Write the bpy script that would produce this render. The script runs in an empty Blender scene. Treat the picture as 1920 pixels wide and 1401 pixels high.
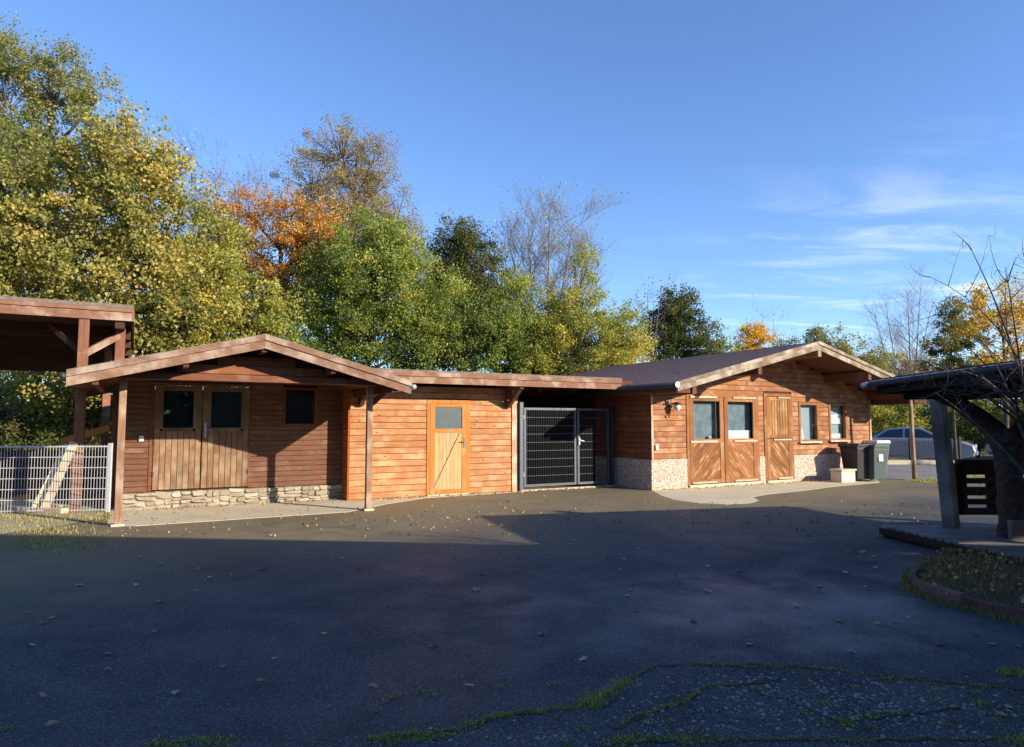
import bpy, math, random
import numpy as np
from mathutils import Vector, Matrix, Euler

# ------------------------------------------------------------------ camera, sky, sun, exposure
S = bpy.context.scene
COL = S.collection
FPX, HORIZON, CAM_H = 1280.0, 795.0, 1.6
PITCH = math.atan((HORIZON - 700.5) / FPX)
ANG = math.radians(29.0)                       # the buildings stand at 29 degrees to the picture
SUN_EL, SUN_DIR = math.radians(19.5), Vector((-0.872, 0.489, 0.0))   # direction the light travels, level
EXPOSURE = 0.70

cam_data = bpy.data.cameras.new('camera')
cam = bpy.data.objects.new('camera', cam_data); COL.objects.link(cam)
cam.location = (0, 0, CAM_H); cam.rotation_euler = (math.radians(90) + PITCH, 0, 0)
cam_data.sensor_width = 36; cam_data.lens = FPX / 1920 * 36
cam_data.clip_start = 0.05; cam_data.clip_end = 3000
S.camera = cam
S.render.resolution_x, S.render.resolution_y = 1024, 747
S.render.engine = 'CYCLES'

world = bpy.data.worlds.new('World'); S.world = world; world.use_nodes = True
def build_world():
    nt = world.node_tree; N, L = nt.nodes, nt.links
    N.clear()
    out = N.new('ShaderNodeOutputWorld'); bg = N.new('ShaderNodeBackground')
    sky = N.new('ShaderNodeTexSky'); sky.sky_type = 'NISHITA'; sky.sun_disc = False
    sky.sun_elevation = SUN_EL
    sky.sun_rotation = math.atan2(-SUN_DIR.x, -SUN_DIR.y)
    sky.altitude = 300; sky.air_density = 1.0; sky.dust_density = 0.12; sky.ozone_density = 2.2
    bg.inputs['Strength'].default_value = 0.13
    tc = N.new('ShaderNodeTexCoord')
    sep = N.new('ShaderNodeSeparateXYZ'); L.new(tc.outputs['Generated'], sep.inputs[0])
    def M(op, a, b=None, c=None, clamp=False):
        n = N.new('ShaderNodeMath'); n.operation = op; n.use_clamp = clamp
        for i, x in enumerate((a, b, c)):
            if x is None: continue
            if isinstance(x, (int, float)): n.inputs[i].default_value = x
            else: L.new(x, n.inputs[i])
        return n.outputs[0]
    # cirrus on a flat layer high above: direction divided by its height
    z = M('MAXIMUM', sep.outputs[2], 0.02)
    zz = M('ADD', z, 0.10)
    px = M('DIVIDE', sep.outputs[0], zz); py = M('DIVIDE', sep.outputs[1], zz)
    comb = N.new('ShaderNodeCombineXYZ'); L.new(px, comb.inputs[0]); L.new(py, comb.inputs[1])
    mp = N.new('ShaderNodeMapping'); mp.inputs['Rotation'].default_value = (0, 0, math.radians(-12))
    mp.inputs['Scale'].default_value = (0.85, 2.0, 1); mp.inputs['Location'].default_value = (5.5, -3.1, 0)
    L.new(comb.outputs[0], mp.inputs[0])
    no = N.new('ShaderNodeTexNoise'); no.inputs['Scale'].default_value = 1.7; no.inputs['Detail'].default_value = 8
    no.inputs['Roughness'].default_value = 0.60; no.inputs['Distortion'].default_value = 0.7
    L.new(mp.outputs[0], no.inputs['Vector'])
    big = N.new('ShaderNodeTexNoise'); big.inputs['Scale'].default_value = 0.45; big.inputs['Detail'].default_value = 2
    L.new(comb.outputs[0], big.inputs['Vector'])
    # the cloud bank lies to the east (right) and thins out westwards
    az = M('SUBTRACT', sep.outputs[0], M('MULTIPLY', sep.outputs[1], 0.16))
    mask = N.new('ShaderNodeMapRange'); mask.interpolation_type = 'SMOOTHSTEP'
    mask.inputs['From Min'].default_value = -0.02; mask.inputs['From Max'].default_value = 0.34
    L.new(az, mask.inputs['Value'])
    d = M('ADD', no.outputs['Fac'], M('MULTIPLY', M('SUBTRACT', big.outputs['Fac'], 0.5), 0.25))
    mr = N.new('ShaderNodeMapRange'); mr.interpolation_type = 'SMOOTHSTEP'
    mr.inputs['From Min'].default_value = 0.45; mr.inputs['From Max'].default_value = 0.78
    L.new(d, mr.inputs['Value'])
    el = N.new('ShaderNodeMapRange'); el.interpolation_type = 'SMOOTHSTEP'
    el.inputs['From Min'].default_value = 0.38; el.inputs['From Max'].default_value = 0.08
    L.new(sep.outputs[2], el.inputs['Value'])
    cm = M('MULTIPLY', M('MULTIPLY', mr.outputs[0], mask.outputs[0]), el.outputs[0], clamp=True)
    cm = M('MULTIPLY', cm, 0.82)
    # a deeper, slightly violet blue than the plain model gives
    tint = N.new('ShaderNodeMix'); tint.data_type = 'RGBA'; tint.blend_type = 'MULTIPLY'
    tint.inputs['Factor'].default_value = 1.0
    L.new(sky.outputs[0], tint.inputs['A']); tint.inputs['B'].default_value = (0.82, 0.99, 1.28, 1)
    mix = N.new('ShaderNodeMix'); mix.data_type = 'RGBA'
    L.new(cm, mix.inputs['Factor']); L.new(tint.outputs['Result'], mix.inputs['A'])
    mix.inputs['B'].default_value = (6.2, 6.5, 7.0, 1)
    L.new(mix.outputs['Result'], bg.inputs['Color']); L.new(bg.outputs[0], out.inputs[0])
build_world()

sun_data = bpy.data.lights.new('sun', 'SUN'); sun_data.energy = 5.0; sun_data.angle = math.radians(0.53)
sun_data.color = (1.0, 0.86, 0.67)
sun = bpy.data.objects.new('sun', sun_data); COL.objects.link(sun); sun.location = (20, -12, 14)
_d = Vector((SUN_DIR.x * math.cos(SUN_EL), SUN_DIR.y * math.cos(SUN_EL), -math.sin(SUN_EL)))
sun.rotation_euler = _d.to_track_quat('-Z', 'Y').to_euler()

vs = S.view_settings
vs.view_transform = 'Standard'; vs.look = 'None'; vs.exposure = EXPOSURE; vs.gamma = 1; vs.use_curve_mapping = False

# ------------------------------------------------------------------ helpers
random.seed(7); RNG = np.random.default_rng(11)
CA, SA = math.cos(ANG), math.sin(ANG)
def W(u, v, z=0.0): return Vector((u * CA - v * SA, u * SA + v * CA, z))
def ray(px, py):
    a = (px - 960) / FPX; b = (700.5 - py) / FPX
    return Vector((a, math.cos(PITCH) - b * math.sin(PITCH), math.sin(PITCH) + b * math.cos(PITCH)))
def at(px, py, y):
    d = ray(px, py); return Vector((0, 0, CAM_H)) + d * (y / d.y)
def onground(px, py, z=0.0):
    d = ray(px, py); return Vector((0, 0, CAM_H)) + d * ((z - CAM_H) / d.z)

def tag(o, label=None, cat=None, group=None, kind=None):
    if label: o['label'] = label
    if cat: o['category'] = cat
    if group: o['group'] = group
    if kind: o['kind'] = kind
    return o
def empty(name, loc, rz=0.0, **k):
    o = bpy.data.objects.new(name, None); COL.objects.link(o)
    o.location = loc; o.rotation_euler = (0, 0, rz); o.empty_display_size = 0.3
    o['off'] = [0.0, 0.0, 0.0]
    return tag(o, **k)
def house(name, u, v, label, cat):
    """An Empty at local ground point (u, v); children are given in the (u, v, z) frame of all buildings."""
    o = empty(name, W(u, v), ANG, label=label, cat=cat); o['off'] = [u, v, 0.0]
    return o
OFFS = {}
def off(p):
    if p is None: return Vector((0, 0, 0))
    if p.name in OFFS: return OFFS[p.name]
    return Vector(p['off']) if 'off' in p else Vector((0, 0, 0))

class MB:
    def __init__(s): s.v, s.f, s.m = [], [], []
    def add(s, vs_, fs, mi=0):
        n = len(s.v); s.v += [tuple(x) for x in vs_]
        s.f += [tuple(i + n for i in f) for f in fs]; s.m += [mi] * len(fs); return s
    def box(s, x0, x1, y0, y1, z0, z1, mi=0):
        v = [(x, y, z) for z in (z0, z1) for y in (y0, y1) for x in (x0, x1)]
        return s.add(v, [(0, 2, 3, 1), (4, 5, 7, 6), (0, 1, 5, 4), (2, 6, 7, 3), (0, 4, 6, 2), (1, 3, 7, 5)], mi)
    def tbox(s, mat, sx, sy, sz, mi=0):
        v = [mat @ Vector((x * sx / 2, y * sy / 2, z * sz / 2)) for z in (-1, 1) for y in (-1, 1) for x in (-1, 1)]
        return s.add(v, [(0, 2, 3, 1), (4, 5, 7, 6), (0, 1, 5, 4), (2, 6, 7, 3), (0, 4, 6, 2), (1, 3, 7, 5)], mi)
    def beam(s, a, b, w, h, roll=0.0, mi=0):
        a, b = Vector(a), Vector(b); d = b - a; L_ = d.length; x = d.normalized()
        up = Vector((0, 0, 1)) if abs(x.z) < 0.98 else Vector((0, 1, 0))
        y = up.cross(x).normalized(); z = x.cross(y)
        R = Matrix((x, y, z)).transposed().to_4x4()
        return s.tbox(Matrix.Translation((a + b) / 2) @ R @ Matrix.Rotation(roll, 4, 'X'), L_, w, h, mi)
    def prism(s, poly, y0, y1, mi=0):
        """poly in (x, z), extruded along y."""
        n = len(poly); v = [(x, y0, z) for x, z in poly] + [(x, y1, z) for x, z in poly]
        f = [tuple(range(n)), tuple(range(2 * n - 1, n - 1, -1))]
        f += [(i, i + n, (i + 1) % n + n, (i + 1) % n) for i in range(n)]
        return s.add(v, f, mi)
    def slab(s, poly, z0, z1, mi=0):
        n = len(poly); v = [(x, y, z0) for x, y in poly] + [(x, y, z1) for x, y in poly]
        f = [tuple(range(n - 1, -1, -1)), tuple(range(n, 2 * n))]
        f += [(i, (i + 1) % n, (i + 1) % n + n, i + n) for i in range(n)]
        return s.add(v, f, mi)
    def tube(s, pts, rad, n=6, cap=True, mi=0):
        pts = [Vector(p) for p in pts]; k = len(pts)
        if not hasattr(rad, '__len__'): rad = [rad] * k
        base = len(s.v); prev = None
        for i, p in enumerate(pts):
            t = (pts[min(i + 1, k - 1)] - pts[max(i - 1, 0)])
            t = t.normalized() if t.length > 1e-9 else Vector((0, 0, 1))
            if prev is None:
                a = Vector((1, 0, 0)) if abs(t.x) < 0.9 else Vector((0, 1, 0)); x = t.cross(a).normalized()
            else:
                x = (prev - t * prev.dot(t)); x = x.normalized() if x.length > 1e-6 else t.orthogonal().normalized()
            y = t.cross(x); prev = x
            for j in range(n):
                a = 2 * math.pi * j / n
                s.v.append(tuple(p + (x * math.cos(a) + y * math.sin(a)) * rad[i]))
        for i in range(k - 1):
            for j in range(n):
                q = base + i * n
                s.f.append((q + j, q + (j + 1) % n, q + n + (j + 1) % n, q + n + j)); s.m.append(mi)
        if cap:
            s.f.append(tuple(base + j for j in range(n - 1, -1, -1))); s.m.append(mi)
            s.f.append(tuple(base + (k - 1) * n + j for j in range(n))); s.m.append(mi)
        return s
    def lathe(s, prof, c=(0, 0, 0), n=16, axis='z', mi=0):
        b = len(s.v); k = len(prof)
        for r, h in prof:
            for j in range(n):
                a = 2 * math.pi * j / n; p = (r * math.cos(a), r * math.sin(a), h)
                if axis == 'y': p = (p[0], p[2], p[1])
                if axis == 'x': p = (p[2], p[0], p[1])
                s.v.append((p[0] + c[0], p[1] + c[1], p[2] + c[2]))
        for i in range(k - 1):
            for j in range(n):
                s.f.append((b + i * n + j, b + i * n + (j + 1) % n, b + (i + 1) * n + (j + 1) % n, b + (i + 1) * n + j)); s.m.append(mi)
        s.f.append(tuple(b + j for j in range(n - 1, -1, -1))); s.m.append(mi)
        s.f.append(tuple(b + (k - 1) * n + j for j in range(n))); s.m.append(mi)
        return s
    def build(s, name, mat, parent=None, smooth=False, bevel=0.0, **k):
        V = np.array(s.v, dtype=float); c = (V.min(0) + V.max(0)) / 2
        if parent is None: c = np.array([c[0], c[1], V[:, 2].min()])
        me = bpy.data.meshes.new(name)
        me.from_pydata((V - c).tolist(), [], s.f)
        for m in (mat if isinstance(mat, (list, tuple)) else [mat]): me.materials.append(m)
        if any(s.m): me.polygons.foreach_set('material_index', s.m)
        if smooth: me.polygons.foreach_set('use_smooth', [True] * len(me.polygons))
        me.update()
        o = bpy.data.objects.new(name, me); COL.objects.link(o)
        o.location = Vector(c) - off(parent)
        if parent is not None:
            o.parent = parent
            OFFS[o.name] = Vector(c)
        if bevel:
            b = o.modifiers.new('edge', 'BEVEL'); b.width = bevel; b.segments = 2; b.limit_method = 'ANGLE'
        return tag(o, **k)

# ------------------------------------------------------------------ materials
def newmat(name):
    m = bpy.data.materials.new(name); m.use_nodes = True
    nt = m.node_tree; N, L = nt.nodes, nt.links
    return m, nt, N, L, N['Principled BSDF']
def ramp(N, cols, pos=None):
    r = N.new('ShaderNodeValToRGB'); e = r.color_ramp.elements
    while len(e) < len(cols): e.new(0.5)
    for i, c in enumerate(cols):
        e[i].position = pos[i] if pos else i / (len(cols) - 1)
        e[i].color = (*c, 1)
    return r
def noise(N, L, vec, scale, detail=5, rough=0.55, dist=0.0):
    n = N.new('ShaderNodeTexNoise'); n.inputs['Scale'].default_value = scale; n.inputs['Detail'].default_value = detail
    n.inputs['Roughness'].default_value = rough; n.inputs['Distortion'].default_value = dist
    if vec is not None: L.new(vec, n.inputs['Vector'])
    return n.outputs['Fac']
def mixc(N, L, f, a, b, mode='MIX'):
    n = N.new('ShaderNodeMix'); n.data_type = 'RGBA'; n.blend_type = mode
    for s_, x in (('Factor', f), ('A', a), ('B', b)):
        if isinstance(x, (int, float)): n.inputs[s_].default_value = x
        elif isinstance(x, tuple): n.inputs[s_].default_value = (*x, 1)
        else: L.new(x, n.inputs[s_])
    return n.outputs['Result']
def rng_(N, L, v, a, b, c=0.0, d=1.0, smooth=True):
    n = N.new('ShaderNodeMapRange'); n.inputs['From Min'].default_value = a; n.inputs['From Max'].default_value = b
    n.inputs['To Min'].default_value = c; n.inputs['To Max'].default_value = d
    if smooth: n.interpolation_type = 'SMOOTHSTEP'
    L.new(v, n.inputs['Value']); return n.outputs[0]
def bump(N, L, h, strength, dist, bs, prev=None):
    b = N.new('ShaderNodeBump'); b.inputs['Strength'].default_value = strength; b.inputs['Distance'].default_value = dist
    L.new(h, b.inputs['Height'])
    if prev is not None: L.new(prev, b.inputs['Normal'])
    L.new(b.outputs[0], bs.inputs['Normal']); return b.outputs[0]
def mapping(N, L, vec, rot=(0, 0, 0), scale=(1, 1, 1), loc=(0, 0, 0)):
    m = N.new('ShaderNodeMapping'); m.inputs['Rotation'].default_value = rot
    m.inputs['Scale'].default_value = scale; m.inputs['Location'].default_value = loc
    L.new(vec, m.inputs['Vector']); return m.outputs[0]

def wood(name, c1, c2, c3=None, axis='u', wear=0.35, rough=0.75, rz=-ANG, var=0.22, grain=1.0, knots=0.0):
    """Timber with the grain along `axis` (u, v, z or the two diagonals); c3 is the weathered tone."""
    m, nt, N, L, bs = newmat(name)
    g = N.new('ShaderNodeNewGeometry'); oi = N.new('ShaderNodeObjectInfo')
    p = mapping(N, L, g.outputs['Position'], rot=(0, 0, rz))
    if axis in ('d1', 'd2'):
        p = mapping(N, L, p, rot=(0, math.radians(45 if axis == 'd1' else -45), 0))
    if axis == 'r1': p = mapping(N, L, p, rot=(0, math.radians(15), 0))
    if axis == 'r2': p = mapping(N, L, p, rot=(0, math.radians(-15), 0))
    cr = N.new('ShaderNodeVectorMath'); cr.operation = 'ADD'
    rv = N.new('ShaderNodeVectorMath'); rv.operation = 'SCALE'; rv.inputs[0].default_value = (31.0, 17.0, 23.0)
    L.new(oi.outputs['Random'], rv.inputs['Scale']); L.new(p, cr.inputs[0]); L.new(rv.outputs[0], cr.inputs[1])
    s = {'u': (1.6, 26, 26), 'v': (26, 1.6, 26), 'z': (26, 26, 1.6)}.get(axis, (1.6, 26, 26))
    q = mapping(N, L, cr.outputs[0], scale=s)
    n1 = noise(N, L, q, 1.6, 6, 0.62, 0.4)
    n2 = noise(N, L, cr.outputs[0], 2.3, 4, 0.6)
    n3 = noise(N, L, q, 5.0, 3, 0.6)
    col = ramp(N, [c1, c2], [0.33, 0.68]); L.new(n1, col.inputs[0]); c = col.outputs[0]
    if c3:
        w = rng_(N, L, n2, 0.62 - wear * 0.5, 0.86 - wear * 0.4)
        c = mixc(N, L, w, c, c3)
        sp = rng_(N, L, n3, 0.60, 0.74, 0, 0.55)
        c = mixc(N, L, sp, c, tuple(x * 0.55 for x in c1))
    if knots:
        vo = N.new('ShaderNodeTexVoronoi'); vo.inputs['Scale'].default_value = 1.0
        kq = mapping(N, L, cr.outputs[0], scale={'u': (2.6, 7, 7), 'z': (7, 7, 2.6)}.get(axis, (5, 5, 5)))
        L.new(kq, vo.inputs['Vector'])
        kf = rng_(N, L, vo.outputs['Distance'], 0.16, 0.06, 0, knots)
        c = mixc(N, L, kf, c, tuple(x * 0.33 for x in c1))
    ws = noise(N, L, mapping(N, L, g.outputs['Position'], scale=(7, 7, 0.8)), 1.0, 5, 0.65)
    gw = mixc(N, L, rng_(N, L, ws, 0.50, 0.76, 0, 0.55), c, tuple(sum(c1) / 3 * k for k in (1.05, 0.92, 0.80)))
    c = mixc(N, L, rng_(N, L, ws, 0.46, 0.28, 0, 0.35), gw, tuple(x * 0.5 for x in c1))
    hv = N.new('ShaderNodeHueSaturation')
    L.new(rng_(N, L, oi.outputs['Random'], 0, 1, 1 - var, 1 + var, False), hv.inputs['Value']); L.new(c, hv.inputs['Color'])
    L.new(hv.outputs[0], bs.inputs['Base Color'])
    bs.inputs['Roughness'].default_value = rough; bs.inputs['Specular IOR Level'].default_value = 0.15
    bump(N, L, n1, 0.5 * grain, 0.006, bs)
    return m

def plain(name, c, rough=0.6, metal=0.0, c2=None, scale=12.0, bmp=0.0, spec=0.4, coat=0.0):
    m, nt, N, L, bs = newmat(name)
    tc = N.new('ShaderNodeTexCoord'); oi = N.new('ShaderNodeObjectInfo')
    n = noise(N, L, tc.outputs['Object'], scale, 5, 0.6)
    r = ramp(N, [c, c2 or tuple(x * 0.75 for x in c)], [0.4, 0.68]); L.new(n, r.inputs[0])
    L.new(r.outputs[0], bs.inputs['Base Color'])
    L.new(rng_(N, L, n, 0.3, 0.7, max(0.02, rough - 0.08), min(1, rough + 0.1), False), bs.inputs['Roughness'])
    bs.inputs['Metallic'].default_value = metal; bs.inputs['Specular IOR Level'].default_value = spec
    bs.inputs['Coat Weight'].default_value = coat
    if bmp: bump(N, L, n, bmp, 0.01, bs)
    return m

def stone_mat(name, cols, scale=9.0, b=0.7):
    m, nt, N, L, bs = newmat(name)
    tc = N.new('ShaderNodeTexCoord'); oi = N.new('ShaderNodeObjectInfo'); g = N.new('ShaderNodeNewGeometry')
    n = noise(N, L, g.outputs['Position'], scale, 8, 0.65)
    n2 = noise(N, L, g.outputs['Position'], scale * 4, 4, 0.6)
    a = N.new('ShaderNodeMath'); a.operation = 'ADD'; L.new(n, a.inputs[0])
    L.new(rng_(N, L, oi.outputs['Random'], 0, 1, -0.28, 0.28, False), a.inputs[1])
    r = ramp(N, cols); L.new(a.outputs[0], r.inputs[0])
    c = mixc(N, L, rng_(N, L, n2, 0.55, 0.75, 0, 0.5), r.outputs[0], tuple(x * 0.5 for x in cols[0]))
    L.new(c, bs.inputs['Base Color']); bs.inputs['Roughness'].default_value = 0.9; bs.inputs['Specular IOR Level'].default_value = 0.2
    bump(N, L, n, b, 0.03, bs)
    return m

def plinth_mat():
    """Roughcast of broken pale pink stone pressed into mortar."""
    m, nt, N, L, bs = newmat('broken stone facing')
    g = N.new('ShaderNodeNewGeometry')
    vo = N.new('ShaderNodeTexVoronoi'); vo.inputs['Scale'].default_value = 17; L.new(g.outputs['Position'], vo.inputs['Vector'])
    ve = N.new('ShaderNodeTexVoronoi'); ve.feature = 'DISTANCE_TO_EDGE'; ve.inputs['Scale'].default_value = 17
    L.new(g.outputs['Position'], ve.inputs['Vector'])
    sp = N.new('ShaderNodeSeparateColor'); L.new(vo.outputs['Color'], sp.inputs[0])
    r = ramp(N, [(0.56, 0.35, 0.26), (0.78, 0.59, 0.47), (0.66, 0.46, 0.35), (0.82, 0.69, 0.56), (0.60, 0.44, 0.36)])
    L.new(sp.outputs[0], r.inputs[0])
    n = noise(N, L, g.outputs['Position'], 40, 4)
    c = mixc(N, L, rng_(N, L, ve.outputs['Distance'], 0.06, 0.015), r.outputs[0], (0.36, 0.28, 0.23))
    c = mixc(N, L, rng_(N, L, n, 0.5, 0.8, 0, 0.2), c, (0.30, 0.22, 0.18))
    L.new(c, bs.inputs['Base Color']); bs.inputs['Roughness'].default_value = 0.9
    h = rng_(N, L, ve.outputs['Distance'], 0.0, 0.12)
    b1 = bump(N, L, h, 0.9, 0.02, bs)
    return m

def asphalt_mat(name, c1, c2, dusty, seed, rough=(0.56, 0.80), damp=True, grain=1.0):
    m, nt, N, L, bs = newmat(name)
    g = N.new('ShaderNodeNewGeometry'); P = mapping(N, L, g.outputs['Position'], loc=seed)
    grains = N.new('ShaderNodeTexVoronoi'); grains.inputs['Scale'].default_value = 150; L.new(P, grains.inputs['Vector'])
    sg = N.new('ShaderNodeSeparateColor'); L.new(grains.outputs['Color'], sg.inputs[0])
    fine = noise(N, L, P, 60, 5, 0.7)
    mid = noise(N, L, P, 1.7, 6, 0.6, 0.3)
    big = noise(N, L, P, 0.24, 5, 0.58, 0.5)
    r = ramp(N, [c1, c2], [0.2, 0.9]); L.new(sg.outputs[0], r.inputs[0])
    c = mixc(N, L, rng_(N, L, mid, 0.35, 0.7, 0, 0.6), r.outputs[0], tuple(x * 0.72 for x in c1))
    bright = rng_(N, L, sg.outputs[1], 0.84, 0.97, 0, 0.55)
    c = mixc(N, L, bright, c, tuple(min(1, x * 3.6) for x in c2))
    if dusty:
        # dust and leaf dirt, paled along the buildings to paint in sunlit ground
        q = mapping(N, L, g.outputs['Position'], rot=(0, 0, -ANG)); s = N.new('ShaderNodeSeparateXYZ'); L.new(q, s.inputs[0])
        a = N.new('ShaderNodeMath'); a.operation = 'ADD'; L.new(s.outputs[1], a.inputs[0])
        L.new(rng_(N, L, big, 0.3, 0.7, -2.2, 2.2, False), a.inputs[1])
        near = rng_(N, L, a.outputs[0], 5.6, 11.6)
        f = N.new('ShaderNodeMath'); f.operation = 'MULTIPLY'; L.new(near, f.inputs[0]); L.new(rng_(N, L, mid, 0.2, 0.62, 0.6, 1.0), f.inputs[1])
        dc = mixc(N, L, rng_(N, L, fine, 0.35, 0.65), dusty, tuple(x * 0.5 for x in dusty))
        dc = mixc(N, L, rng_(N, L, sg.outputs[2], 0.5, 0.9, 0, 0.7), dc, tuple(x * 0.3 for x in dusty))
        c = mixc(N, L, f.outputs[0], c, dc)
    L.new(c, bs.inputs['Base Color'])
    ro = rng_(N, L, big, 0.38, 0.60, rough[0], rough[1]) if damp else None
    if damp:                                              # the hollow in the yard that has stayed damp
        ps_ = mapping(N, L, g.outputs['Position'], loc=(-2.5, -6.0, 0)); ps_ = mapping(N, L, ps_, scale=(0.40, 0.85, 0))
        ln = N.new('ShaderNodeVectorMath'); ln.operation = 'LENGTH'; L.new(ps_, ln.inputs[0])
        ad = N.new('ShaderNodeMath'); ad.operation = 'ADD'; L.new(ln.outputs['Value'], ad.inputs[0]); L.new(rng_(N, L, mid, 0.3, 0.7, -0.35, 0.35, False), ad.inputs[1])
        wet = rng_(N, L, ad.outputs[0], 1.5, 0.2, 0, 0.8)
        mm = N.new('ShaderNodeMix'); mm.data_type = 'FLOAT'; L.new(wet, mm.inputs['Factor']); L.new(ro, mm.inputs['A']); mm.inputs['B'].default_value = 0.30
        ro = mm.outputs['Result']
    if ro is not None:
        ra = N.new('ShaderNodeMath'); ra.operation = 'ADD'; L.new(ro, ra.inputs[0]); L.new(rng_(N, L, mid, 0.3, 0.7, -0.05, 0.08, False), ra.inputs[1])
        L.new(ra.outputs[0], bs.inputs['Roughness'])
    else: bs.inputs['Roughness'].default_value = rough[1]
    bs.inputs['Specular IOR Level'].default_value = 0.30
    b1 = bump(N, L, grains.outputs['Distance'], 0.6 * grain, 0.004, bs)
    b2 = bump(N, L, fine, 0.3 * grain, 0.004, bs, b1)
    b3 = bump(N, L, mid, 0.15, 0.02, bs, b2)
    if damp:                                              # normals tilted so the damp patch shows a sheen of higher sky
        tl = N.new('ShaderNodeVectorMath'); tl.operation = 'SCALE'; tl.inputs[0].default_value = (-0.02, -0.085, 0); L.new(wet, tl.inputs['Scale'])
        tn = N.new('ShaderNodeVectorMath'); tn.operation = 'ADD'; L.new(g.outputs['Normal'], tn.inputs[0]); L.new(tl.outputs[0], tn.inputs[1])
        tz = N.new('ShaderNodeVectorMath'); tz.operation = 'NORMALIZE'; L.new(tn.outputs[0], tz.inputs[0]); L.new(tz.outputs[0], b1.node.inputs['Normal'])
    if damp:                                              # a film of water fills the grain
        for b_, k_ in ((b1, 0.6 * grain), (b2, 0.3 * grain), (b3, 0.15)):
            L.new(rng_(N, L, wet, 0, 1, k_, k_ * 0.2, False), b_.node.inputs['Strength'])
    return m

def earth_mat(name, cols, scale=3.0, b=0.6):
    m, nt, N, L, bs = newmat(name)
    g = N.new('ShaderNodeNewGeometry')
    n = noise(N, L, g.outputs['Position'], scale, 8, 0.65); n2 = noise(N, L, g.outputs['Position'], scale * 12, 6, 0.7)
    a = N.new('ShaderNodeMath'); a.operation = 'MULTIPLY_ADD'; L.new(n2, a.inputs[0]); a.inputs[1].default_value = 0.5; 
    L.new(rng_(N, L, n, 0.2, 0.8, -0.1, 0.6, False), a.inputs[2])
    r = ramp(N, cols); L.new(a.outputs[0], r.inputs[0]); L.new(r.outputs[0], bs.inputs['Base Color'])
    bs.inputs['Roughness'].default_value = 0.95; bs.inputs['Specular IOR Level'].default_value = 0.15
    bump(N, L, n2, b, 0.03, bs)
    return m

def leaf_mat(name, cols, pos=None, trans=0.35, rough=0.55):
    m, nt, N, L, bs = newmat(name)
    at_ = N.new('ShaderNodeAttribute'); at_.attribute_name = 'tone'
    r = ramp(N, cols, pos); L.new(at_.outputs['Fac'], r.inputs[0])
    L.new(r.outputs[0], bs.inputs['Base Color']); bs.inputs['Roughness'].default_value = rough
    bs.inputs['Specular IOR Level'].default_value = 0.3
    tr = N.new('ShaderNodeBsdfTranslucent')
    hv = N.new('ShaderNodeHueSaturation'); hv.inputs['Value'].default_value = 1.25; hv.inputs['Saturation'].default_value = 1.1
    L.new(r.outputs[0], hv.inputs['Color']); L.new(hv.outputs[0], tr.inputs['Color'])
    mx = N.new('ShaderNodeMixShader'); mx.inputs[0].default_value = trans
    L.new(bs.outputs[0], mx.inputs[1]); L.new(tr.outputs[0], mx.inputs[2])
    L.new(mx.outputs[0], N['Material Output'].inputs[0])
    return m

def glass_mat(name, tint=(0.75, 0.82, 0.85), see=0.75):
    m, nt, N, L, bs = newmat(name)
    N.remove(bs)
    gl = N.new('ShaderNodeBsdfGlossy'); gl.inputs['Roughness'].default_value = 0.03; gl.inputs['Color'].default_value = (0.95, 0.97, 1, 1)
    tr = N.new('ShaderNodeBsdfTransparent'); tr.inputs['Color'].default_value = (*[x * see for x in tint], 1)
    lw = N.new('ShaderNodeLayerWeight'); lw.inputs['Blend'].default_value = 0.5
    fr = N.new('ShaderNodeMath'); fr.operation = 'POWER'; L.new(lw.outputs['Facing'], fr.inputs[0]); fr.inputs[1].default_value = 3.5
    g = N.new('ShaderNodeNewGeometry'); n = noise(N, L, g.outputs['Position'], 1.2, 2)
    b = N.new('ShaderNodeBump'); b.inputs['Strength'].default_value = 0.05; b.inputs['Distance'].default_value = 0.05; L.new(n, b.inputs['Height'])
    L.new(b.outputs[0], gl.inputs['Normal'])
    a = N.new('ShaderNodeMath'); a.operation = 'ADD'; L.new(fr.outputs[0], a.inputs[0]); a.inputs[1].default_value = 0.06
    mx = N.new('ShaderNodeMixShader'); L.new(a.outputs[0], mx.inputs[0]); L.new(tr.outputs[0], mx.inputs[1]); L.new(gl.outputs[0], mx.inputs[2])
    L.new(mx.outputs[0], N['Material Output'].inputs[0])
    return m

MT = {}
MT['orange_u'] = wood('honey stained boards', (0.49, 0.235, 0.10), (0.35, 0.14, 0.055), (0.56, 0.34, 0.18), 'u', 0.38, var=0.11, knots=0.8)
MT['orange_v'] = wood('honey stained boards sideways', (0.42, 0.12, 0.035), (0.30, 0.075, 0.022), (0.42, 0.16, 0.06), 'v', 0.2)
MT['red_u'] = wood('red brown stained boards', (0.20, 0.096, 0.058), (0.125, 0.057, 0.034), (0.27, 0.155, 0.105), 'u', 0.22, var=0.09)
MT['gable_u'] = wood('red brown gable boards', (0.30, 0.12, 0.06), (0.20, 0.075, 0.035), (0.36, 0.18, 0.11), 'u', 0.25, var=0.1)
MT['right_u'] = wood('russet stained boards', (0.37, 0.165, 0.078), (0.23, 0.09, 0.042), (0.47, 0.27, 0.155), 'u', 0.40, var=0.13, knots=0.6)
MT['right_v'] = wood('russet stained boards sideways', (0.30, 0.10, 0.04), (0.2, 0.06, 0.025), (0.34, 0.15, 0.08), 'v', 0.25)
MT['back_wall'] = plain('dark boarding core', (0.07, 0.028, 0.015), 0.9)
MT['dark_boards'] = plain('black passage shade', (0.018, 0.014, 0.013), 0.9)  # near black, so the depth and shade of the passage sit in the colour
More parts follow.
